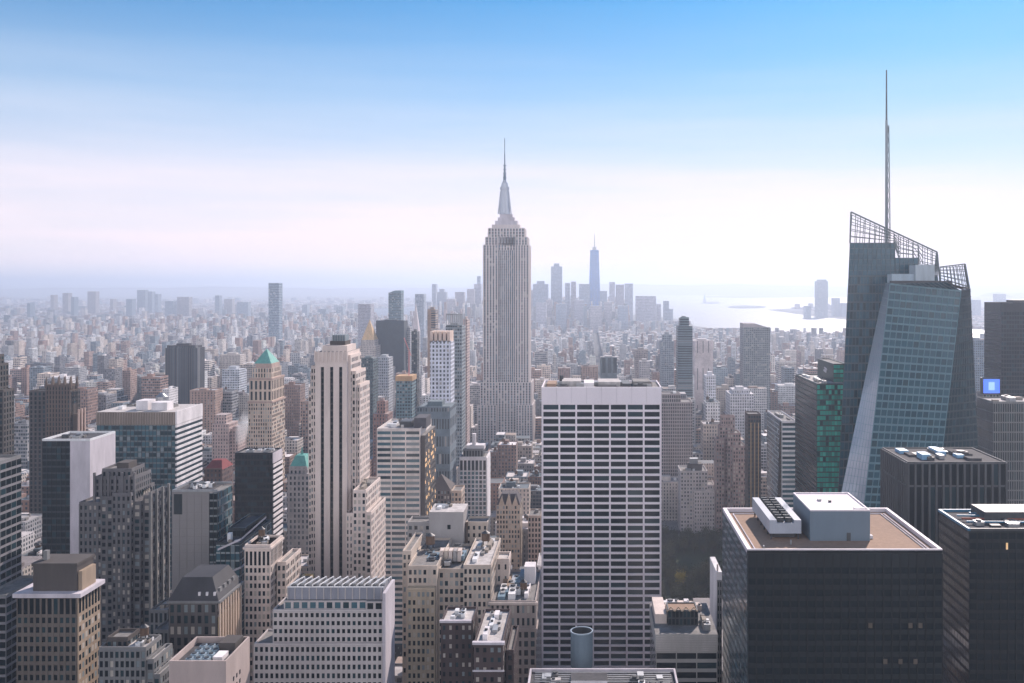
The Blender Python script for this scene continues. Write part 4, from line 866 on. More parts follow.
# roof screens on the front mass
zr = PZ(283,630)
mb = MB(); mb.box(PX(890,640), PX(914,640), 636, 646, zr, PZ(274,640), stone((.42,.52,.58),.4)); b.kids.append(('roof_house', mb))
mb = MB(); mb.box(PX(914,636), PX(933,636), 633, 646, zr, PZ(265,636), stone((.45,.52,.56),.4)); b.kids.append(('roof_house', mb))
mb = MB(); mb.box(PX(886,640), PX(946,640), 630, 632, zr-1, zr+1.5, DKMETAL); b.kids.append(('roof_gantry', mb))
mb = MB()
lattice(mb, lambda t: lerp(T(941,281,642), T(970,292,642), t), lambda t: lerp(T(940,267,642), T(965,264,642), t), 8, 5, .42)
lattice(mb, lambda t: lerp(T(970,292,642), T(968,292,662), t), lambda t: lerp(T(965,264,642), T(964,266,662), t), 4, 5, .42)
lattice(mb, lambda t: lerp(T(941,281,662), T(968,292,662), t), lambda t: lerp(T(940,268,662), T(964,266,662), t), 7, 5, .4)
mb.bar(T(965,264,642), T(970,292,642), .9, BAR); mb.bar(T(940,267,642), T(965,264,642), .8, BAR); b.kids.append(('lattice_screen', mb))
# panes: the hundred that show largest as parts, the rest as one
fr = [p_ for p_ in panes]
rnd.shuffle(fr)
fr.sort(key=lambda q: -((Vector(q[0][1])-Vector(q[0][0])).length * (Vector(q[0][3])-Vector(q[0][0])).length) * (1 if q[0][0][2] > 90 else .1))
for q, m_ in fr[:100]: mb = MB(); mb.poly(q, m_); b.kids.append(('glass_pane', mb))
rest = MB()
for q, m_ in fr[100:]: rest.poly(q, m_)
root = b.done(); o = rest.build('glass_pane', root, b.o); o['kind'] = 'stuff'
# mast
mb = MB(); YM = 662; zb = PZ(246,YM)
xm = PX(886.5,YM)
mb.cyl(xm, YM, zb-4, PZ(120,YM), 1.1, .85, stone((.30,.34,.36),.5), 10); mb.cyl(xm, YM, PZ(120,YM), PZ(70,YM), .65, .45, stone((.12,.14,.15),.5), 8)
for k in range(12):
    z0_, z1_ = zb+k*7, zb+(k+1)*7; w0, w1 = 3.6-k*.2, 3.6-(k+1)*.2
    for sx in (-1, 1):
        for sy in (-1, 1): mb.bar((xm+1.2+sx*w0*.35, YM+sy*w0*.35, z0_), (xm+1.2+sx*w1*.35, YM+sy*w1*.35, z1_), .28, BAR)
        mb.bar((xm+1.2-sx*w0*.35, YM-w0*.35, z0_), (xm+1.2+sx*w1*.35, YM-w1*.35, z1_), .22, BAR)
mo = mb.build('mast', root, b.o)

# ---------------------------------------------------------------- the great stepped skyscraper with its spire
Y = 1377
b, x0, x1 = B('art_deco_skyscraper', 'great stepped limestone skyscraper with tapering spire, tallest in the centre', 'skyscraper', 477, 533, Y, 64, 'the great spired skyscraper')
ES = stone((.62,.55,.53), .8, .12); ESD = stone((.36,.38,.42), .5)
def eg(p0, p1, py0, py1, ya, yb, **k):
    b.grid(ES, PX(p0,Y), PX(p1,Y), ya, yb, max(0, PZ(py0,Y)), PZ(py1,Y), bay=4.3, fh=3.75, pier=2.1, span=1.5, gset='office', spandep=.3, dep=.7, spm=ESD, parapet=k.pop('par', .8), **k)
eg(470, 541, 460, 444, Y-12, Y+70)
eg(478, 496.5, 460, 405, Y-3, Y+60); eg(516, 532.5, 460, 405, Y-3, Y+60)
eg(480, 531, 460, 383, Y+3, Y+58)
eg(483, 497.5, 383, 245, Y+5, Y+50); eg(515, 528.5, 383, 245, Y+5, Y+50); b.grid(ES, PX(497.5,Y), PX(515,Y), Y+8, Y+48, 0, PZ(250,Y), bay=2.9, fh=3.75, pier=1.1, span=1.3, gset='blue', spandep=.2, dep=.7, spm=stone((.22,.27,.33), .5), parapet=.8)
eg(497.5, 515, 250, 236, Y+8, Y+48, par=0)
eg(485, 527, 245, 237, Y+8, Y+46); eg(487.5, 524, 237, 228, Y+10, Y+44)
b.box('observation_deck', ES, PX(491,Y), PX(519,Y), Y+13, Y+41, PZ(228,Y), PZ(224,Y))
for i, (p0, p1, a, c) in enumerate(((494,516.5,224,220),(496.5,513.5,220,216.5),(498.5,511.5,216.5,213))): b.box('mast_base', LAV, PX(p0,Y), PX(p1,Y), Y+16+i*2, Y+38-i*2, PZ(a,Y), PZ(c,Y))
mb = MB(); Y += 27; cx_ = PX(504.7,Y); cy_ = Y
SL = stone((.42,.45,.5), .4, .1, .1, .4)
def rr(h): return h*Y/F
mb.cyl(cx_, cy_, PZ(214.5,Y), PZ(190,Y), rr(5.4), rr(3.9), SL, 16); mb.cyl(cx_, cy_, PZ(190,Y), PZ(187,Y), rr(4.6), rr(4.6), SL, 16); mb.cyl(cx_, cy_, PZ(187,Y), PZ(183,Y), rr(3.6), rr(3.), SL, 16); mb.cyl(cx_, cy_, PZ(183,Y), PZ(180,Y), rr(2.6), rr(1.4), SL, 16)
for a in range(4):
    an = a*math.pi/2; mb.bar((cx_+rr(6.4)*math.cos(an), cy_+rr(6.4)*math.sin(an), PZ(214,Y)), (cx_+rr(3.8)*math.cos(an), cy_+rr(3.8)*math.sin(an), PZ(191,Y)), 2., SL)
b.kids.append(('mooring_mast', mb)); mb = MB(); DKB = stone((.16,.22,.28), .5)
for (a, c, r0, r1) in ((180,172,1.5,1.2),(172,165,.9,.8),(165,154,.65,.55),(154,147,.4,.35),(147,138,.4,.3)): mb.cyl(cx_, cy_, PZ(a,Y), PZ(c,Y), rr(r0), rr(r1), DKB, 8)
for a in (178,174,170,166): mb.cyl(cx_, cy_, PZ(a,Y), PZ(a-.8,Y), rr(1.8), rr(1.8), DKB, 8)
b.kids.append(('antenna', mb)); b.zt = PZ(226,Y); b.done()
# the antenna's thin part counts nothing for the skyline buffer
# ---------------------------------------------------------------- middle distance, one mesh each with child parts
def sb(name, label, cat, tiers, col, win=(3.2,3.7,.55), roofc=None, short=None, group=None, cone=None, extra=None):
    """tiers: (p0,p1,pytop,Y,D) boxes from the ground, all one building; cone: (px0,px1,pybase,pytip,Y,D,mat,partname)"""
    t0 = tiers[0]; o = (PX((t0[0]+t0[1])/2, t0[3]), t0[3]+t0[4]/2, 0)
    root = empty(name, o); tag(root, label, cat, group)
    rc = roofc or tuple(min(.6, c*.6+.12) for c in col)
    for i, (p0,p1,py,Y,D) in enumerate(tiers):
        x0, x1 = PX(p0,Y), PX(p1,Y); mb = MB(); z = PZ(py,Y)
        mb.box(x0, x1, Y, Y+D, 1, z, CITY, (col, win), topatt=(rc, win))
        mb.build('wall' if i == 0 else 'setback', root, o)
        RESERVED.append((x0-3, x1+3, Y-3, Y+D+3)); SHOWN.append((Y, min(p0, CX+(p0-CX)*Y/(Y+D)), max(p1, CX+(p1-CX)*Y/(Y+D)), py, short if i == 0 else None))
        if i == len(tiers)-1 and not cone and Y < 2500:
            mb = MB(); w = x1-x0; mb.box(x0+w*.25, x0+w*.7, Y+D*.3, Y+D*.7, z, z+rnd.uniform(2.5,5), CITY, (rc, (50,50,.0))); mb.build('penthouse', root, o)
            mb = MB(); mb.box(x0, x1, Y, Y+.8, z, z+1.2, CITY, (col, (50,50,.0))); mb.build('parapet', root, o)
    if cone:
        p0,p1,pb,pt,Y,D,m,pn = cone; mb = MB(); x0, x1 = PX(p0,Y), PX(p1,Y); xc = (x0+x1)/2; yc = Y+D/2
        mb.frus((x0,x1,Y,Y+D), (xc-.3,xc+.3,yc-.3,yc+.3), PZ(pb,Y), PZ(pt,Y), m); mb.build(pn, root, o)
    if extra:
        for pn, fn in extra: mb = MB(); fn(mb); mb.build(pn, root, o)
    return root
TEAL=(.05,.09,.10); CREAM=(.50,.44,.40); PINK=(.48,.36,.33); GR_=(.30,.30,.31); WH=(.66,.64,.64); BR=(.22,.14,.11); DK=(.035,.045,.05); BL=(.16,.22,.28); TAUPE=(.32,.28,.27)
sb('dark_tower','dark bronze slab tower with vertical ribs standing alone among low roofs','tower',[(165,197,348,1500,30),(167,195.5,346,1502,26)],(.05,.045,.045),(3.4,200,.55),(.05,.05,.055),'the lone dark ribbed slab')
sb('gridded_glass_tower','white and blue gridded glass tower with crenellated peach crown','tower',[(430,451,342,950,24),],(.62,.64,.72),(3.6,4.1,.5),None,'the white gridded glass tower',
   extra=[('crown', lambda mb: [mb.box(PX(430,950)+i*4.3, PX(430,950)+i*4.3+2.9, 950, 974, PZ(342,950), PZ(331.5,950), stone((.62,.48,.40))) for i in range(5)])])
sb('glass_tower','tall glass tower with open frame crown behind the white gridded glass one','tower',[(446,462,326,1060,30)],(.22,.26,.28),(2.6,4,.7),None,'the frame-crowned glass tower',
   extra=[('crown_frame', lambda mb: [mb.box(PX(446,1060)+i*2.4, PX(446,1060)+i*2.4+.9, 1060+j*28, 1061+j*28, PZ(326,1060), PZ(314,1060), METAL) for i in range(8) for j in (0,1)] + [mb.box(PX(446,1060), PX(462,1060), 1060, 1062, PZ(315,1060), PZ(314,1060)+.3, METAL)])])
sb('pink_tower','slim pink unfinished tower at the right of the frame-crowned glass tower','tower',[(462.5,467,320,1110,26)],PINK,(2.5,3.4,.5),None,'the slim pink tower')
sb('bronze_tower','slim bronze fronted tower above the peach crowned tower','tower',[(427.5,435.5,310,1650,30)],(.28,.20,.15),(40,4,.8),None,'the slim bronze tower')
sb('clock_tower','pale campanile with pointed spire far behind the striped skyscraper','tower',[(411.5,418.5,332,2100,22)],WH,(3,4,.4),None,'the pale campanile',cone=(411.5,418.5,332,303.5,2100,22,stone((.55,.5,.5)),'spire'))
sb('black_slab','wide black glass slab beside the golden pyramid','tower',[(376,404,321,1900,40)],(.02,.035,.045),(50,50,.0),(.05,.06,.07),'the wide black slab')
sb('grey_tower','narrow grey stepped tower stuck to the right of the black slab','tower',[(404.5,410,328,1930,30)],GR_,(3,4,.5),None,'the narrow grey stepped tower')
sb('gold_pyramid_tower','pale stone tower with golden pyramid roof','tower',[(358.5,376,346,1850,40),(361,374.5,340,1853,34)],CREAM,(3,4,.4),None,'the gold pyramid tower',cone=(361.5,374,340,320,1853,34,GOLD,'pyramid_roof'))
sb('glass_tower','teal glass tower with slanted top rising behind the black slab','tower',[(388.5,401,293,2400,35)],(.10,.18,.21),(3,4,.8),None,'the slant-topped teal tower',
   extra=[('sloped_crown', lambda mb: mb.frus((PX(388.5,2400),PX(401,2400),2400,2435),(PX(395,2400),PX(401,2400),2400,2435),PZ(293,2400),PZ(290.5,2400),stone((.12,.2,.23))))])
sb('pale_tower','boxy pale lavender tower left of the slant-topped teal tower','tower',[(358,370.5,304,2600,45)],(.42,.42,.48),(3,4,.5),None,'the boxy pale lavender tower')
sb('pale_tower','pale blue tower standing in front of the bay water','tower',[(415,424,294,3000,40)],(.38,.44,.52),(3,4,.6),None,'the pale blue bayside tower')
sb('teal_building','dark teal office block in front of the gold pyramid tower','office building',[(360,373,359,1200,30)],TEAL,(2.5,3.8,.7),None,'the dark teal block under the gold pyramid')
sb('pale_building','light grey office block just right of the dark teal block','office building',[(376,388.5,358,1300,30)],(.40,.42,.46),(2.5,3.8,.5),None,'the light grey block under the slab')
sb('black_tower','slender black glass tower in line below the pale campanile','tower',[(411.5,417,332,1320,20)],DK,(2.5,3.8,.8),None,'the slender black tower')
sb('unfinished_building','teal building site topped with orange netting and a pink tower crane','building site',[(396,412,381,1100,26)],(.14,.24,.27),(3.2,3.8,.7),None,'the orange-netted building site',
   extra=[('orange_netting', lambda mb: mb.box(PX(395.5,1100),PX(412.5,1100),1099,1127,PZ(381,1100),PZ(376,1100),stone((.52,.33,.18)))),
          ('tower_crane', lambda mb: (mb.bar((PX(409,1105),1105,PZ(376,1100)),(PX(409,1105),1105,PZ(352,1100)),1.1,stone((.6,.25,.25))), mb.bar((PX(411,1105),1105,PZ(356,1100)),(PX(404,1105),1105,PZ(338,1100)),.9,stone((.6,.25,.25)))))])
sb('blue_glass_office','blue grey glass office with vertical mullions beneath the white gridded tower','office building',[(417,450,408,760,36)],(.13,.17,.20),(2.2,14,.6),(.12,.16,.18),'the blue grey mullioned office')
sb('red_brick_building','reddish brick block stepping up beside the construction site','building',[(373,388,414,1000,24),(377,385,402,1004,16)],(.26,.15,.13),(3,3.6,.4),None,'the stepped red brick block')
sb('glass_tower','lone blue glass slab rising from the low far city left of the centre','tower',[(268.5,279,283,3500,40)],(.22,.30,.38),(4,6,.7),None,'the lone far blue slab')
sb('pale_tower','white office tower right of the lone dark ribbed slab','office building',[(222,239,370,1500,34)],(.52,.55,.60),(2.6,3.8,.6),None,'the white gridded office')
sb('pale_tower','cream apartment block behind the white gridded office','apartment building',[(220,240,355,1900,34)],CREAM,(3,3.8,.4),None,'the cream block')
sb('brick_tower','pink brick tower with stepped top beside steam','building',[(212,229,424,1000,26),(215,226,415,1003,18),(229.5,238,430,1005,22)],PINK,(2.8,3.6,.4),None,'the stepped pink brick tower')
sb('green_roofed_building','stone building with a green copper mansard roof','building',[(287,309,474,700,26),(289,307,468,702,22)],(.36,.33,.32),(3,4,.45),None,'the green mansard building',cone=None,
   extra=[('copper_roof', lambda mb: (mb.frus((PX(289,702),PX(307,702),702,724),(PX(293,702),PX(302,702),708,718),PZ(468,702),PZ(457,702),COPPER), mb.cyl(PX(297.5,702),713,PZ(457,702),PZ(449,702),1,.2,COPPER,8)))])
sb('red_roofed_building','dark brick building with sloping red roof','building',[(204,222,470,750,24)],(.12,.07,.06),(3,4,.4),None,'the red-roofed building',
   extra=[('red_roof', lambda mb: mb.frus((PX(204,750),PX(222,750),750,774),(PX(208,750),PX(218,750),758,766),PZ(470,750),PZ(462,750),stone((.22,.05,.05))))])
sb('condominium_tower','glass condominium tower with curved sloping top before the bay','tower',[(743.5,770,328,1500,36)],(.24,.26,.27),(3,3.4,.55),None,'the slope-topped condominium tower',
   extra=[('sloped_crown', lambda mb: mb.frus((PX(743.5,1500),PX(770,1500),1500,1536),(PX(743.5,1500),PX(755,1500),1502,1536),PZ(328,1500),PZ(323.5,1500),stone((.4,.36,.36))))])
sb('teal_tower','slender teal banded tower right of the gridded slab','tower',[(678,692.5,326,1400,30),(680,689,318,1404,20)],(.12,.17,.19),(40,3.6,.9),None,'the slender teal banded tower')
sb('grey_tower','blue grey twin-stepped tower left of the slender teal tower','tower',[(661,674,341,1600,34),(663,672,335,1602,26)],(.28,.32,.36),(3,3.6,.5),None,'the blue grey twin-stepped tower')
sb('pale_building','tall blank pinkish white building in the sunlight','building',[(694.5,713,341,1550,40)],(.66,.58,.57),(9,60,.12),None,'the tall blank pinkish building')
sb('pale_building','narrow white block at the foot of the blank pinkish building','building',[(706,716,376,1300,26)],(.66,.66,.7),(3,3.8,.5),None,'the narrow white block')
sb('white_office','wide low white office block above the terraced pink building','office building',[(730,754,394,1200,40),(733,750,390,1205,30)],(.6,.58,.6),(3,3.8,.5),None,'the wide low white office')
sb('dark_block','block of three dark vertical bays peeping over the white gridded roof','building',[(600.5,617,358,1200,24)],(.14,.17,.19),(7,60,.6),(.55,.52,.52),'the dark three-bay block')
sb('tan_building','tan tower behind the right end of the white gridded roof','building',[(635,648,350,1700,30)],TAUPE,(3,3.6,.4),None,'the tan tower')
sb('white_building','white block right of the three dark bays','building',[(640,650,362,1500,30)],(.5,.47,.48),(3,3.6,.4),None,'the white block')
sb('blue_glass_tower','pale blue tower in the gap right of the faceted glass tower','tower',[(975,985,341,1500,30)],BL,(3,3.8,.6),None,'the pale blue gap tower')
sb('stone_building','brown stone block between the pinnacled tower and the lone slab','building',[(88,106,396,1300,30)],(.20,.20,.22),(3,3.6,.5),None,'the brown stone block')
sb('pink_building','tan pink apartment tower behind the pinnacled tower','building',[(65,76,364,1900,30)],PINK,(3,3.6,.4),None,'the tan pink tower')
sb('teal_office','dark flat office block left of the lone slab','office building',[(118,142,378,1700,60)],(.12,.13,.14),(3,3.6,.5),None,'the dark flat office')
# far bank towers, the lone riverside tower and the downtown cluster
sb('glass_tower','lone tall glass tower on the far bank of the bay','tower',[(817.5,828,281,6900,90),(819,826.5,279.5,6905,70)],(.10,.16,.20),(8,8,.6),None,'the lone far bank tower')
for i,(p0,p1,py,Y,lab) in enumerate([(834,840,298,7200,'small pale block right of the lone far bank tower'),(975,981,300,7000,'hazy block on the far bank seen right of the faceted tower'),(997,1006,294,8000,'hazy wide block on the far bank, rightmost of them'),(806,811,306,6700,'low hazy block left of the lone far bank tower'),(842,847,303,7100,'low hazy block touching the faceted tower')]):
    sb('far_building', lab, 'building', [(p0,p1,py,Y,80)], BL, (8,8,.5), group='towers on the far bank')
DT = [(528,536,290,5600,'squat'),(533,548,284,5500,'stepped'),(551,562,266.5,5700,'very tall pale'),(565,570,283,5400,'slim'),(571,576,281.5,5500,'narrow'),(579,590,284,5300,'broad'),(600,607,291,5300,'low'),(609.5,615,282,5600,'slender'),(616,624,284.5,5700,'round-topped'),(625,633,283.5,5600,'square-topped'),(636,656,296,5000,'wide bulky'),(657,661,304,5100,'tiny'),(664,669,301,5200,'small'),(669,673,309,5200,'lowest'),
      (467,474,289,5300,'left'),(474,481,284,5400,'taller left'),(477,480,276,5600,'needle topped'),(455,464,292,5500,'boxy'),(437,446,292,5600,'dome topped'),(432,436,284,5800,'thin'),(446,455,299,5200,'low grey'),(424,431,302,5200,'stubby'),(546,552,300,5000,'low pale'),(556,566,304,4900,'low wide'),(574,584,300,4950,'hazy square'),(590,602,306,4800,'hazy low wide'),(604,612,302,4900,'faint'),(618,628,306,4700,'faint broad'),(536,546,303,4800,'faint stubby')]
for (p0,p1,py,Y,adj) in DT:
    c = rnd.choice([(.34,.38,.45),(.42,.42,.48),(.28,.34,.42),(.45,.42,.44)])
    side = 'left of the great spired skyscraper' if p1 < 483 else ('between spired skyscraper and blue downtown giant' if p1 < 589 else ('right of the blue downtown giant' if p0 >= 600 else 'in front of the blue downtown giant'))
    t = [(p0,p1,py,Y,60)]
    if adj in ('stepped','dome topped','very tall pale'): t.append((p0+(p1-p0)*.25, p1-(p1-p0)*.25, py-3, Y+4, 40))
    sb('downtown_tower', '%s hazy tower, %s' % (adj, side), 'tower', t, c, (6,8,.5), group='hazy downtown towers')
def wtc(mb):
    mb.cyl(PX(594.5,5600), 5630, PZ(250,5600), PZ(247,5600), 12, 12, METAL, 12); mb.cyl(PX(594.5,5600), 5630, PZ(247,5600), PZ(233,5600), 3.2, 1, METAL, 8)
r_ = sb('downtown_giant','tallest blue downtown tower with a thin mast, chamfered glass','skyscraper',[(589,600,292,5600,62)],(.06,.20,.50),(9,12,.3),None,'the blue downtown giant', extra=[('mast', wtc),
  ('chamfered_shaft', lambda mb: mb.frus((PX(589,5600),PX(600,5600),5600,5662),(PX(590.2,5600),PX(598.8,5600),5606,5656),PZ(292,5600),PZ(250,5600),CITY,((.06,.20,.50),(9,12,.3))))])
BK_ = [(50.5,53.5,295,7400),(62.5,68,293,7300),(71,74,297,7000),(87.5,95.5,291.5,7600),(110,113,299,7500),(137,145,290,7800),(148,152,291.5,7700),(154.5,158,294,7600),(165,173,301,6800),(177,189,297,6900),(215,219,295.5,7300),(224,232,299,7200),(237,248,302,6800),(126,132,299,7000),(27,30,303,6600),(302,307,305,6500),(318,326,309,6000),(336,343,307,6200)]
for k,(p0,p1,py,Y) in enumerate(BK_):
    nm = ['first','second','third','fourth','fifth','sixth','seventh','eighth','ninth','tenth','eleventh','twelfth','thirteenth','fourteenth','fifteenth','sixteenth','seventeenth','eighteenth'][sorted(range(len(BK_)), key=lambda q: BK_[q][0]).index(k)]
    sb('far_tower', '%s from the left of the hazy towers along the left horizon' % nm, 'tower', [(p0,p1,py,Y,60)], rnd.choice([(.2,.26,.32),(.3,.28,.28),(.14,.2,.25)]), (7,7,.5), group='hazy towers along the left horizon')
# far monument on its island and the big bridge towers are only slivers
mb = MB(); Ym = 12200; mb.frus((PX(703,Ym),PX(706.4,Ym),Ym,Ym+40),(PX(703.6,Ym),PX(705.8,Ym),Ym+8,Ym+32),3,50,stone((.4,.38,.35))); mb.cyl(PX(704.7,Ym),Ym+20,50,100,9,5,COPPER,8); mb.bar((PX(704.9,Ym),Ym+20,92),(PX(705.3,Ym),Ym+20,120),4,COPPER)
tag(mb.build('statue', off=(0,0,0)), 'tiny hazy statue on a pedestal on the small island in the bay', 'statue')

sm = bpy.data.materials.new('steam'); sm.use_nodes = True; q = sm.node_tree.nodes; q.clear(); ql = sm.node_tree.links
vp = q.new('ShaderNodeVolumePrincipled'); vp.inputs['Color'].default_value = (.95,.95,.95,1)
to = q.new('ShaderNodeTexCoord'); gr = q.new('ShaderNodeTexGradient'); gr.gradient_type = 'SPHERICAL'; ql.new(to.outputs['Object'], gr.inputs[0])
ns = q.new('ShaderNodeTexNoise'); ns.inputs['Scale'].default_value = 2.2; ns.inputs['Detail'].default_value = 4; ql.new(to.outputs['Object'], ns.inputs['Vector'])
ma = q.new('ShaderNodeMath'); ma.operation = 'MULTIPLY'; ql.new(gr.outputs[0], ma.inputs[0]); ql.new(ns.outputs['Fac'], ma.inputs[1])
mm = q.new('ShaderNodeMapRange'); mm.inputs[1].default_value = .06; mm.inputs[2].default_value = .45; mm.inputs[4].default_value = .16; ql.new(ma.outputs[0], mm.inputs[0]); ql.new(mm.outputs[0], vp.inputs['Density'])
so = q.new('ShaderNodeOutputMaterial'); ql.new(vp.outputs[0], so.inputs['Volume'])
mb = MB(); nr = 8; 
for i in range(nr+1):
    for j in range(14):
        t = math.pi*i/nr; a_ = 2*math.pi*j/14; mb.v.append((math.sin(t)*math.cos(a_), math.sin(t)*math.sin(a_), math.cos(t)))
for i in range(nr):
    for j in range(14): mb.f.append((i*14+j, (i+1)*14+j, (i+1)*14+(j+1)%14, i*14+(j+1)%14)); mb.m.append(0); mb.att.append(None)
mb.mats = [sm]; so_ = mb.build('steam'); so_.location = (PX(243,960), 960, PZ(428,960)); so_.scale = (9, 9, 22); so_.rotation_euler = (0, R(14), 0)
tag(so_, 'white steam plume rising beside the stepped pink brick tower', 'steam', kind='stuff')
# ---------------------------------------------------------------- streets, pavements, park
AV = [-2990,-2710,-2430,-2150,-1870,-1590,-1310,-1040,-790,-560,-330,-128,28,270,520,790,1060,1330,1600]
mb = MB()
def blocks():
    for i in range(len(AV)-1):
        x0, x1 = AV[i]+13, AV[i+1]-13
        y = 300
        while y < 7900:
            yield (x0, x1, y, y+62); y += 80
def inside(P, x, y):
    c = False; n = len(P)
    for i in range(n):
        a, b_ = P[i], P[(i+1) % n]
        if (a[1] > y) != (b_[1] > y) and x < (b_[0]-a[0])*(y-a[1])/(b_[1]-a[1])+a[0]: c = not c
    return c
def vis(x, y, m=60):
    px = CX+F*x/max(y, 50); return -m < px < 1024+m
BLK_ = [k for k in blocks() if inside(MAN, k[0], k[2]) and inside(MAN, k[1], k[3]) and (vis(k[0],k[2],120) or vis(k[1],k[3],120))]
for x0, x1, y0, y1 in BLK_:
    if y0 < 3000: mb.box(x0-3, x1+3, y0-3, y1+3, 1.9, 2.15, PAVE, bottom=False)
tag(mb.build('pavement'), kind='structure')
mb = MB(); paint = stone((.7,.7,.68), .7, .3, .5)
for a in AV[8:16]:
    for k in range(300, 2500, 9):
        for dx in (-3.4, 0, 3.4): mb.poly([(a+dx-.08,k,2.01),(a+dx+.08,k,2.01),(a+dx+.08,k+3,2.01),(a+dx-.08,k+3,2.01)], paint)
tag(mb.build('road_marking'), kind='structure')
# the park in the shade right of the gridded tower
PKR = (50, 165, 705, 900)
RESERVED.append((PKR[0], PKR[1], PKR[2], PKR[3]))
mb = MB(); mb.box(PKR[0], PKR[1], PKR[2], PKR[3], 2.15, 2.3, stone((.05,.07,.03), .95, .3, .2), bottom=False); tag(mb.build('lawn'), kind='structure')
BARK = stone((.09,.075,.06), .9, .3, 2); LEAF = [stone((.05,.06,.03), .9, .5, .8), stone((.08,.08,.035), .9, .5, .8)]; YEL = stone((.30,.24,.05), .9, .4, .8)
def tree_mesh(seed, leaf):
    r = random.Random(seed); t = MB(); t.cyl(0,0,0,6,.35,.22,BARK,7)
    for k in range(7):
        a = r.uniform(0,6.28); t.bar((0,0,3.5+k*.5), (math.cos(a)*r.uniform(2,3.5), math.sin(a)*r.uniform(2,3.5), 7+r.uniform(0,4)), .16, BARK)
    c = MB()
    for k in range(520):
        u = r.uniform(0,6.28); rad = r.random()**.5*4.3*(1-.35*abs(r.gauss(0,.5))); z = 8+r.gauss(0,2.)
        p = Vector((math.cos(u)*rad, math.sin(u)*rad, z)); d = Vector((r.gauss(0,1),r.gauss(0,1),r.gauss(0,1))).normalized(); e = d.orthogonal().normalized()*r.uniform(.3,.6); f = d.cross(e).normalized()*r.uniform(.3,.6)
        c.poly([p-e, p+f, p+e, p-f], leaf)
    return t, c
protos = []
for k in range(3):
    t, c = tree_mesh(k, YEL if k == 2 else LEAF[k]); protos.append((t, c))
pm = None; NTREE = 0
cells = [(PKR[0]+6+i*7.6+rnd.uniform(-2,2), PKR[2]+8+j*9.5+rnd.uniform(-2.5,2.5)) for i in range(int((PKR[1]-PKR[0]-10)/7.6)) for j in range(20)]
cells = [c for c in cells if c[0] < PX(728, c[1]) and (c[1] < 790 or c[1] > 850 or c[0] < PKR[0]+26)]
made = {}
for i, (x, y) in enumerate(cells):
    k = 2 if i == len(cells)//3 else i % 2
    root = empty('tree', (x, y, 2.2)); s_ = rnd.uniform(.8,1.25); root.scale = (s_,s_,s_); root.rotation_euler.z = rnd.uniform(0,6)
    tag(root, 'yellow leaved tree standing out in the dark park' if k == 2 else 'dark tree in the shaded park right of the white gridded tower', 'tree', 'trees of the shaded park')
    if k not in made:
        a = protos[k][0].build('trunk', root); c_ = protos[k][1].build('crown', root); made[k] = (a, c_)
    else:
        for q in made[k]: n_ = q.copy(); COL.objects.link(n_); n_.parent = root

# ---------------------------------------------------------------- the dense city
def clash(x0, x1, y0, y1):
    for a in RESERVED:
        if x0 < a[1] and x1 > a[0] and y0 < a[3] and y1 > a[2]: return True
    return False
WALLS = [((.24,.15,.12),'brown'),((.30,.20,.16),'reddish brown'),((.44,.37,.32),'tan'),((.52,.47,.43),'cream'),((.30,.30,.31),'grey'),((.62,.60,.60),'white'),((.13,.13,.14),'dark'),((.16,.20,.23),'blue grey')]
gens = []
def hgt(y, x):
    px = CX+F*x/y
    if y < 620: base = rnd.uniform(18, 40)
    elif y < 1000: base = rnd.uniform(28, 62)
    elif y < 2000:
        base = rnd.uniform(20, 60)
        if rnd.random() < .18: base = rnd.uniform(60, 105)
    elif y < 3200:
        base = rnd.uniform(14, 34)
        if rnd.random() < .10: base = rnd.uniform(40, 85)
    elif y < 4600:
        base = rnd.uniform(11, 24)
        if rnd.random() < .04: base = rnd.uniform(35, 65)
    else:
        base = rnd.uniform(14, 34)
        if rnd.random() < .1: base = rnd.uniform(40, 75)
        if -900 < x < 560 and y > 4900:
            base = rnd.uniform(25, 80)
            if rnd.random() < .18: base = rnd.uniform(90, 150)
    return base
PARKL = (-2000, -1500, 5000, 5400)
for x0, x1, y0, y1 in BLK_:
    if y0 < 395: continue
    for half in (0, 1):
        ya, yb = (y0, y0+29) if half == 0 else (y0+33, y1)
        x = x0
        while x < x1-6:
            w = rnd.uniform(7, 18) if y0 > 2000 else rnd.uniform(14, 34)
            if y0 < 1000 and rnd.random() < .3: w *= 1.4
            if rnd.random() < .08: w *= 1.6
            w = min(w, x1-x)
            if not vis(x+w/2, ya): x += w; continue
            if rnd.random() < .03: x += w; continue
            d0 = rnd.uniform(0, 5); a = (x+.15, x+w-.15, ya+ (d0 if half else 0), yb-(d0 if not half else 0))
            if not clash(a[0], a[1], a[2], a[3]):
                c, cn = rnd.choice(WALLS); k_ = rnd.uniform(.8, 1.3)*(1.25 if ya > 1500 else 1); c = tuple(min(.75, v*k_) for v in c)  # farther walls get a paler tint, standing in for haze
                hh = hgt((ya+yb)/2, x); p0_, p1_ = CX+F*x/ya, CX+F*(x+w)/ya; cap = 0
                if ya < 1400 and p1_ > 468 and p0_ < 545: cap = 446
                if ya < 1010: cap = max(cap, 478)
                if ya < 910 and p1_ > 655 and p0_ < 728: cap = 606
                if ya > 3900 and p1_ > 630: cap = 328 if p0_ > 690 else 321
                if cap: hh = min(hh, PZ(cap, yb if ya < 910 else ya))
                if hh < 8: x += w; continue
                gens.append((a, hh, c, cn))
            x += w
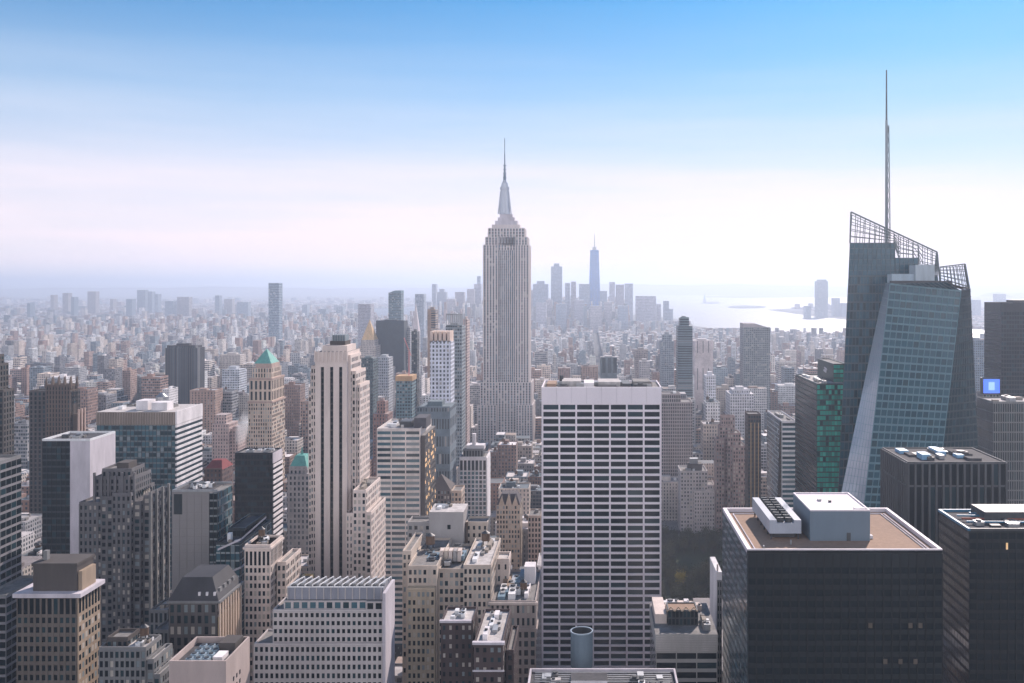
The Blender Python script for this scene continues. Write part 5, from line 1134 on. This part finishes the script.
# far shores
def scatter(P, xa, xb, ya, yb, st, hm):
    y = ya
    while y < yb:
        x = xa
        while x < xb:
            xx = x+rnd.uniform(0, st*.5); yy = y+rnd.uniform(0, st*.4)
            if inside(P, xx, yy) and inside(P, xx+st, yy+st) and vis(xx, yy, 20):
                h = rnd.uniform(7, 16)*hm; 
                if rnd.random() < .05: h = rnd.uniform(25, 60)*hm
                c, cn = rnd.choice(WALLS); gens.append(((xx, xx+st*rnd.uniform(.45,.8), yy, yy+st*rnd.uniform(.4,.75)), h, c, cn))
            x += st
        y += st*1.1
scatter(BRK, -7000, 1500, 5200, 8500, 48, 1.)
scatter(BRK, -10500, 1500, 8500, 14000, 95, 1.1)
scatter(NJ, 2000, 9000, 5000, 9500, 70, 1.1)
# which of them show largest: a front-to-back skyline buffer
sky_ = [683.]*1024
ev = [(g_[0][2], 1, i) for i, g_ in enumerate(gens)] + [(s_[0], 0, i) for i, s_ in enumerate(SHOWN)]
ev.sort(); area = {}
for Yk, kind, i in ev:
    if kind: (a0, a1, b0, b1), h, c, cn = gens[i]; p0, p1 = CX+F*a0/b0, CX+F*a1/b0; py = EY+(CZ-h)*F/b1
    else: _, p0, p1, py, _n = SHOWN[i]
    v = 0
    for q in range(max(0, int(p0)), min(1024, int(p1)+1)):
        if py < sky_[q]: v += sky_[q]-py; sky_[q] = py
    if kind: area[i] = v
rank = sorted((i for i in area if area[i] > 0), key=lambda i: -area[i])[:290]
rset = set(rank)
def rough_box(mb, a, h, c, far):
    x0, x1, y0, y1 = a; win = (rnd.choice([2.6,3.,3.4,4.2]), rnd.choice([3.4,3.6,4.]), rnd.choice([.35,.45,.55,.8]))
    rc = rnd.choice([(.10,.11,.12),(.20,.18,.18),(.36,.34,.34),(.50,.47,.46),(.68,.64,.63),(.30,.23,.19),(.08,.11,.13),(.6,.55,.53)])
    mb.box(x0, x1, y0, y1, 2, h, CITY, (c, win), topatt=(rc, win), bottom=False)
    return win, rc
stuffN = MB(); stuffF = MB(); lab_rows = []
land = [(s_[1], s_[2], s_[3], s_[4], s_[0]) for s_ in SHOWN if s_[4]]
for i, (a, h, c, cn) in enumerate(gens):
    x0, x1, y0, y1 = a; far = y0 > 3200
    if i not in rset:
        mb = stuffF if far else stuffN
        win, rc = rough_box(mb, a, h, c, far)
        if not far:
            w = x1-x0; d = y1-y0
            if h > 30 and rnd.random() < .4: mb.box(x0+w*.15, x1-w*.15, y0+d*.15, y1-d*.15, h, h+rnd.uniform(5,14), CITY, (c, win), topatt=(rc, win), bottom=False)
            for k in range(rnd.randint(1,3)):
                p, q = x0+w*rnd.uniform(.05,.75), y0+d*rnd.uniform(.05,.75); mb.box(p, p+rnd.uniform(1.5,5), q, q+rnd.uniform(1.5,5), h, h+rnd.uniform(1.5,5), CITY, (rnd.choice([c,rc,(.5,.48,.46)]), (50,50,0)), bottom=False)
        continue
    o_ = ((x0+x1)/2, (y0+y1)/2, 2)
    mb = MB(); win, rc = rough_box(mb, a, h, c, far); root = mb.build('city_building', off=o_)
    w = x1-x0; d = y1-y0
    if y0 < 2600:
        m2 = MB(); p, q = x0+w*rnd.uniform(.1,.5), y0+d*rnd.uniform(.2,.5); m2.box(p, p+w*.3, q, q+d*.3, h, h+rnd.uniform(2.5,5), CITY, (rnd.choice([c,rc]), (50,50,0))); m2.build('rooftop_house', root, o_)
        m2 = MB(); 
        for (e0,e1,e2,e3) in ((x0,x1,y0,y0+.5),(x0,x1,y1-.5,y1),(x0,x0+.5,y0+.5,y1-.5),(x1-.5,x1,y0+.5,y1-.5)): m2.box(e0,e1,e2,e3,h,h+1.1,CITY,(c,(50,50,0)))
        m2.build('parapet', root, o_)
        if y0 < 1400:
            for k in range(rnd.randint(2,5)):
                m2 = MB(); p, q = x0+w*rnd.uniform(.08,.8), y0+d*rnd.uniform(.08,.8); ww = rnd.uniform(1,3.5); m2.box(p, p+ww, q, q+rnd.uniform(1,4), h, h+rnd.uniform(1,2.5), rnd.choice([METAL, WMETAL, ROOFM, DKMETAL])); m2.build('rooftop_unit', root, o_)
            if rnd.random() < .5:
                m2 = MB(); p, q = x0+w*rnd.uniform(.2,.8), y0+d*rnd.uniform(.2,.8); m2.cyl(p,q,h+2.5,h+6,1.7,1.6,WOOD,10); m2.cyl(p,q,h+6,h+7.2,1.8,.1,DKMETAL,10)
                for e in (-1,1):
                    for f_ in (-1,1): m2.bar((p+e,q+f_,h),(p+e,q+f_,h+2.5),.25,DKMETAL)
                m2.build('water_tank', root, o_)
    pxc = CX+F*(x0+x1)/2/y0; pyt = EY+(CZ-h)*F/y0
    best = min(land, key=lambda L: abs((L[0]+L[1])/2-pxc)+.6*abs(L[2]+20-pyt))
    rel = 'left of' if pxc < best[0] else ('right of' if pxc > best[1] else ('in front of' if y0 < best[4] else 'behind'))
    size = 'low' if h < 26 else ('mid-rise' if h < 60 else 'high-rise')
    root['category'] = 'building'; root['group'] = 'ordinary buildings filling the city blocks'
    lab_rows.append((cn, size, rel, best[3], pxc, root))
ordn = ['','second','third','fourth','fifth','sixth','seventh','eighth','ninth','tenth','eleventh','twelfth','thirteenth','fourteenth','fifteenth','sixteenth','seventeenth','eighteenth','nineteenth','twentieth']
from collections import defaultdict
gg = defaultdict(list)
for r in lab_rows: gg[r[:4]].append(r)
for k, rs in gg.items():
    rs.sort(key=lambda r: r[4])
    for i, r in enumerate(rs):
        t = '%s %s building %s %s' % (k[0], k[1], k[2], k[3])
        if len(rs) > 1: t += ', ' + ('leftmost such' if i == 0 else '%s such from left' % ordn[min(i, 19)])
        r[5]['label'] = t
tag(stuffN.build('city_rooftops'), 'sea of ordinary buildings and rooftops filling midtown blocks', 'buildings', kind='stuff')
tag(stuffF.build('distant_city'), 'hazy low city spreading to the far horizon', 'buildings', kind='stuff')
print('gens', len(gens), 'shown', sum(1 for i in area if area[i] > 0))
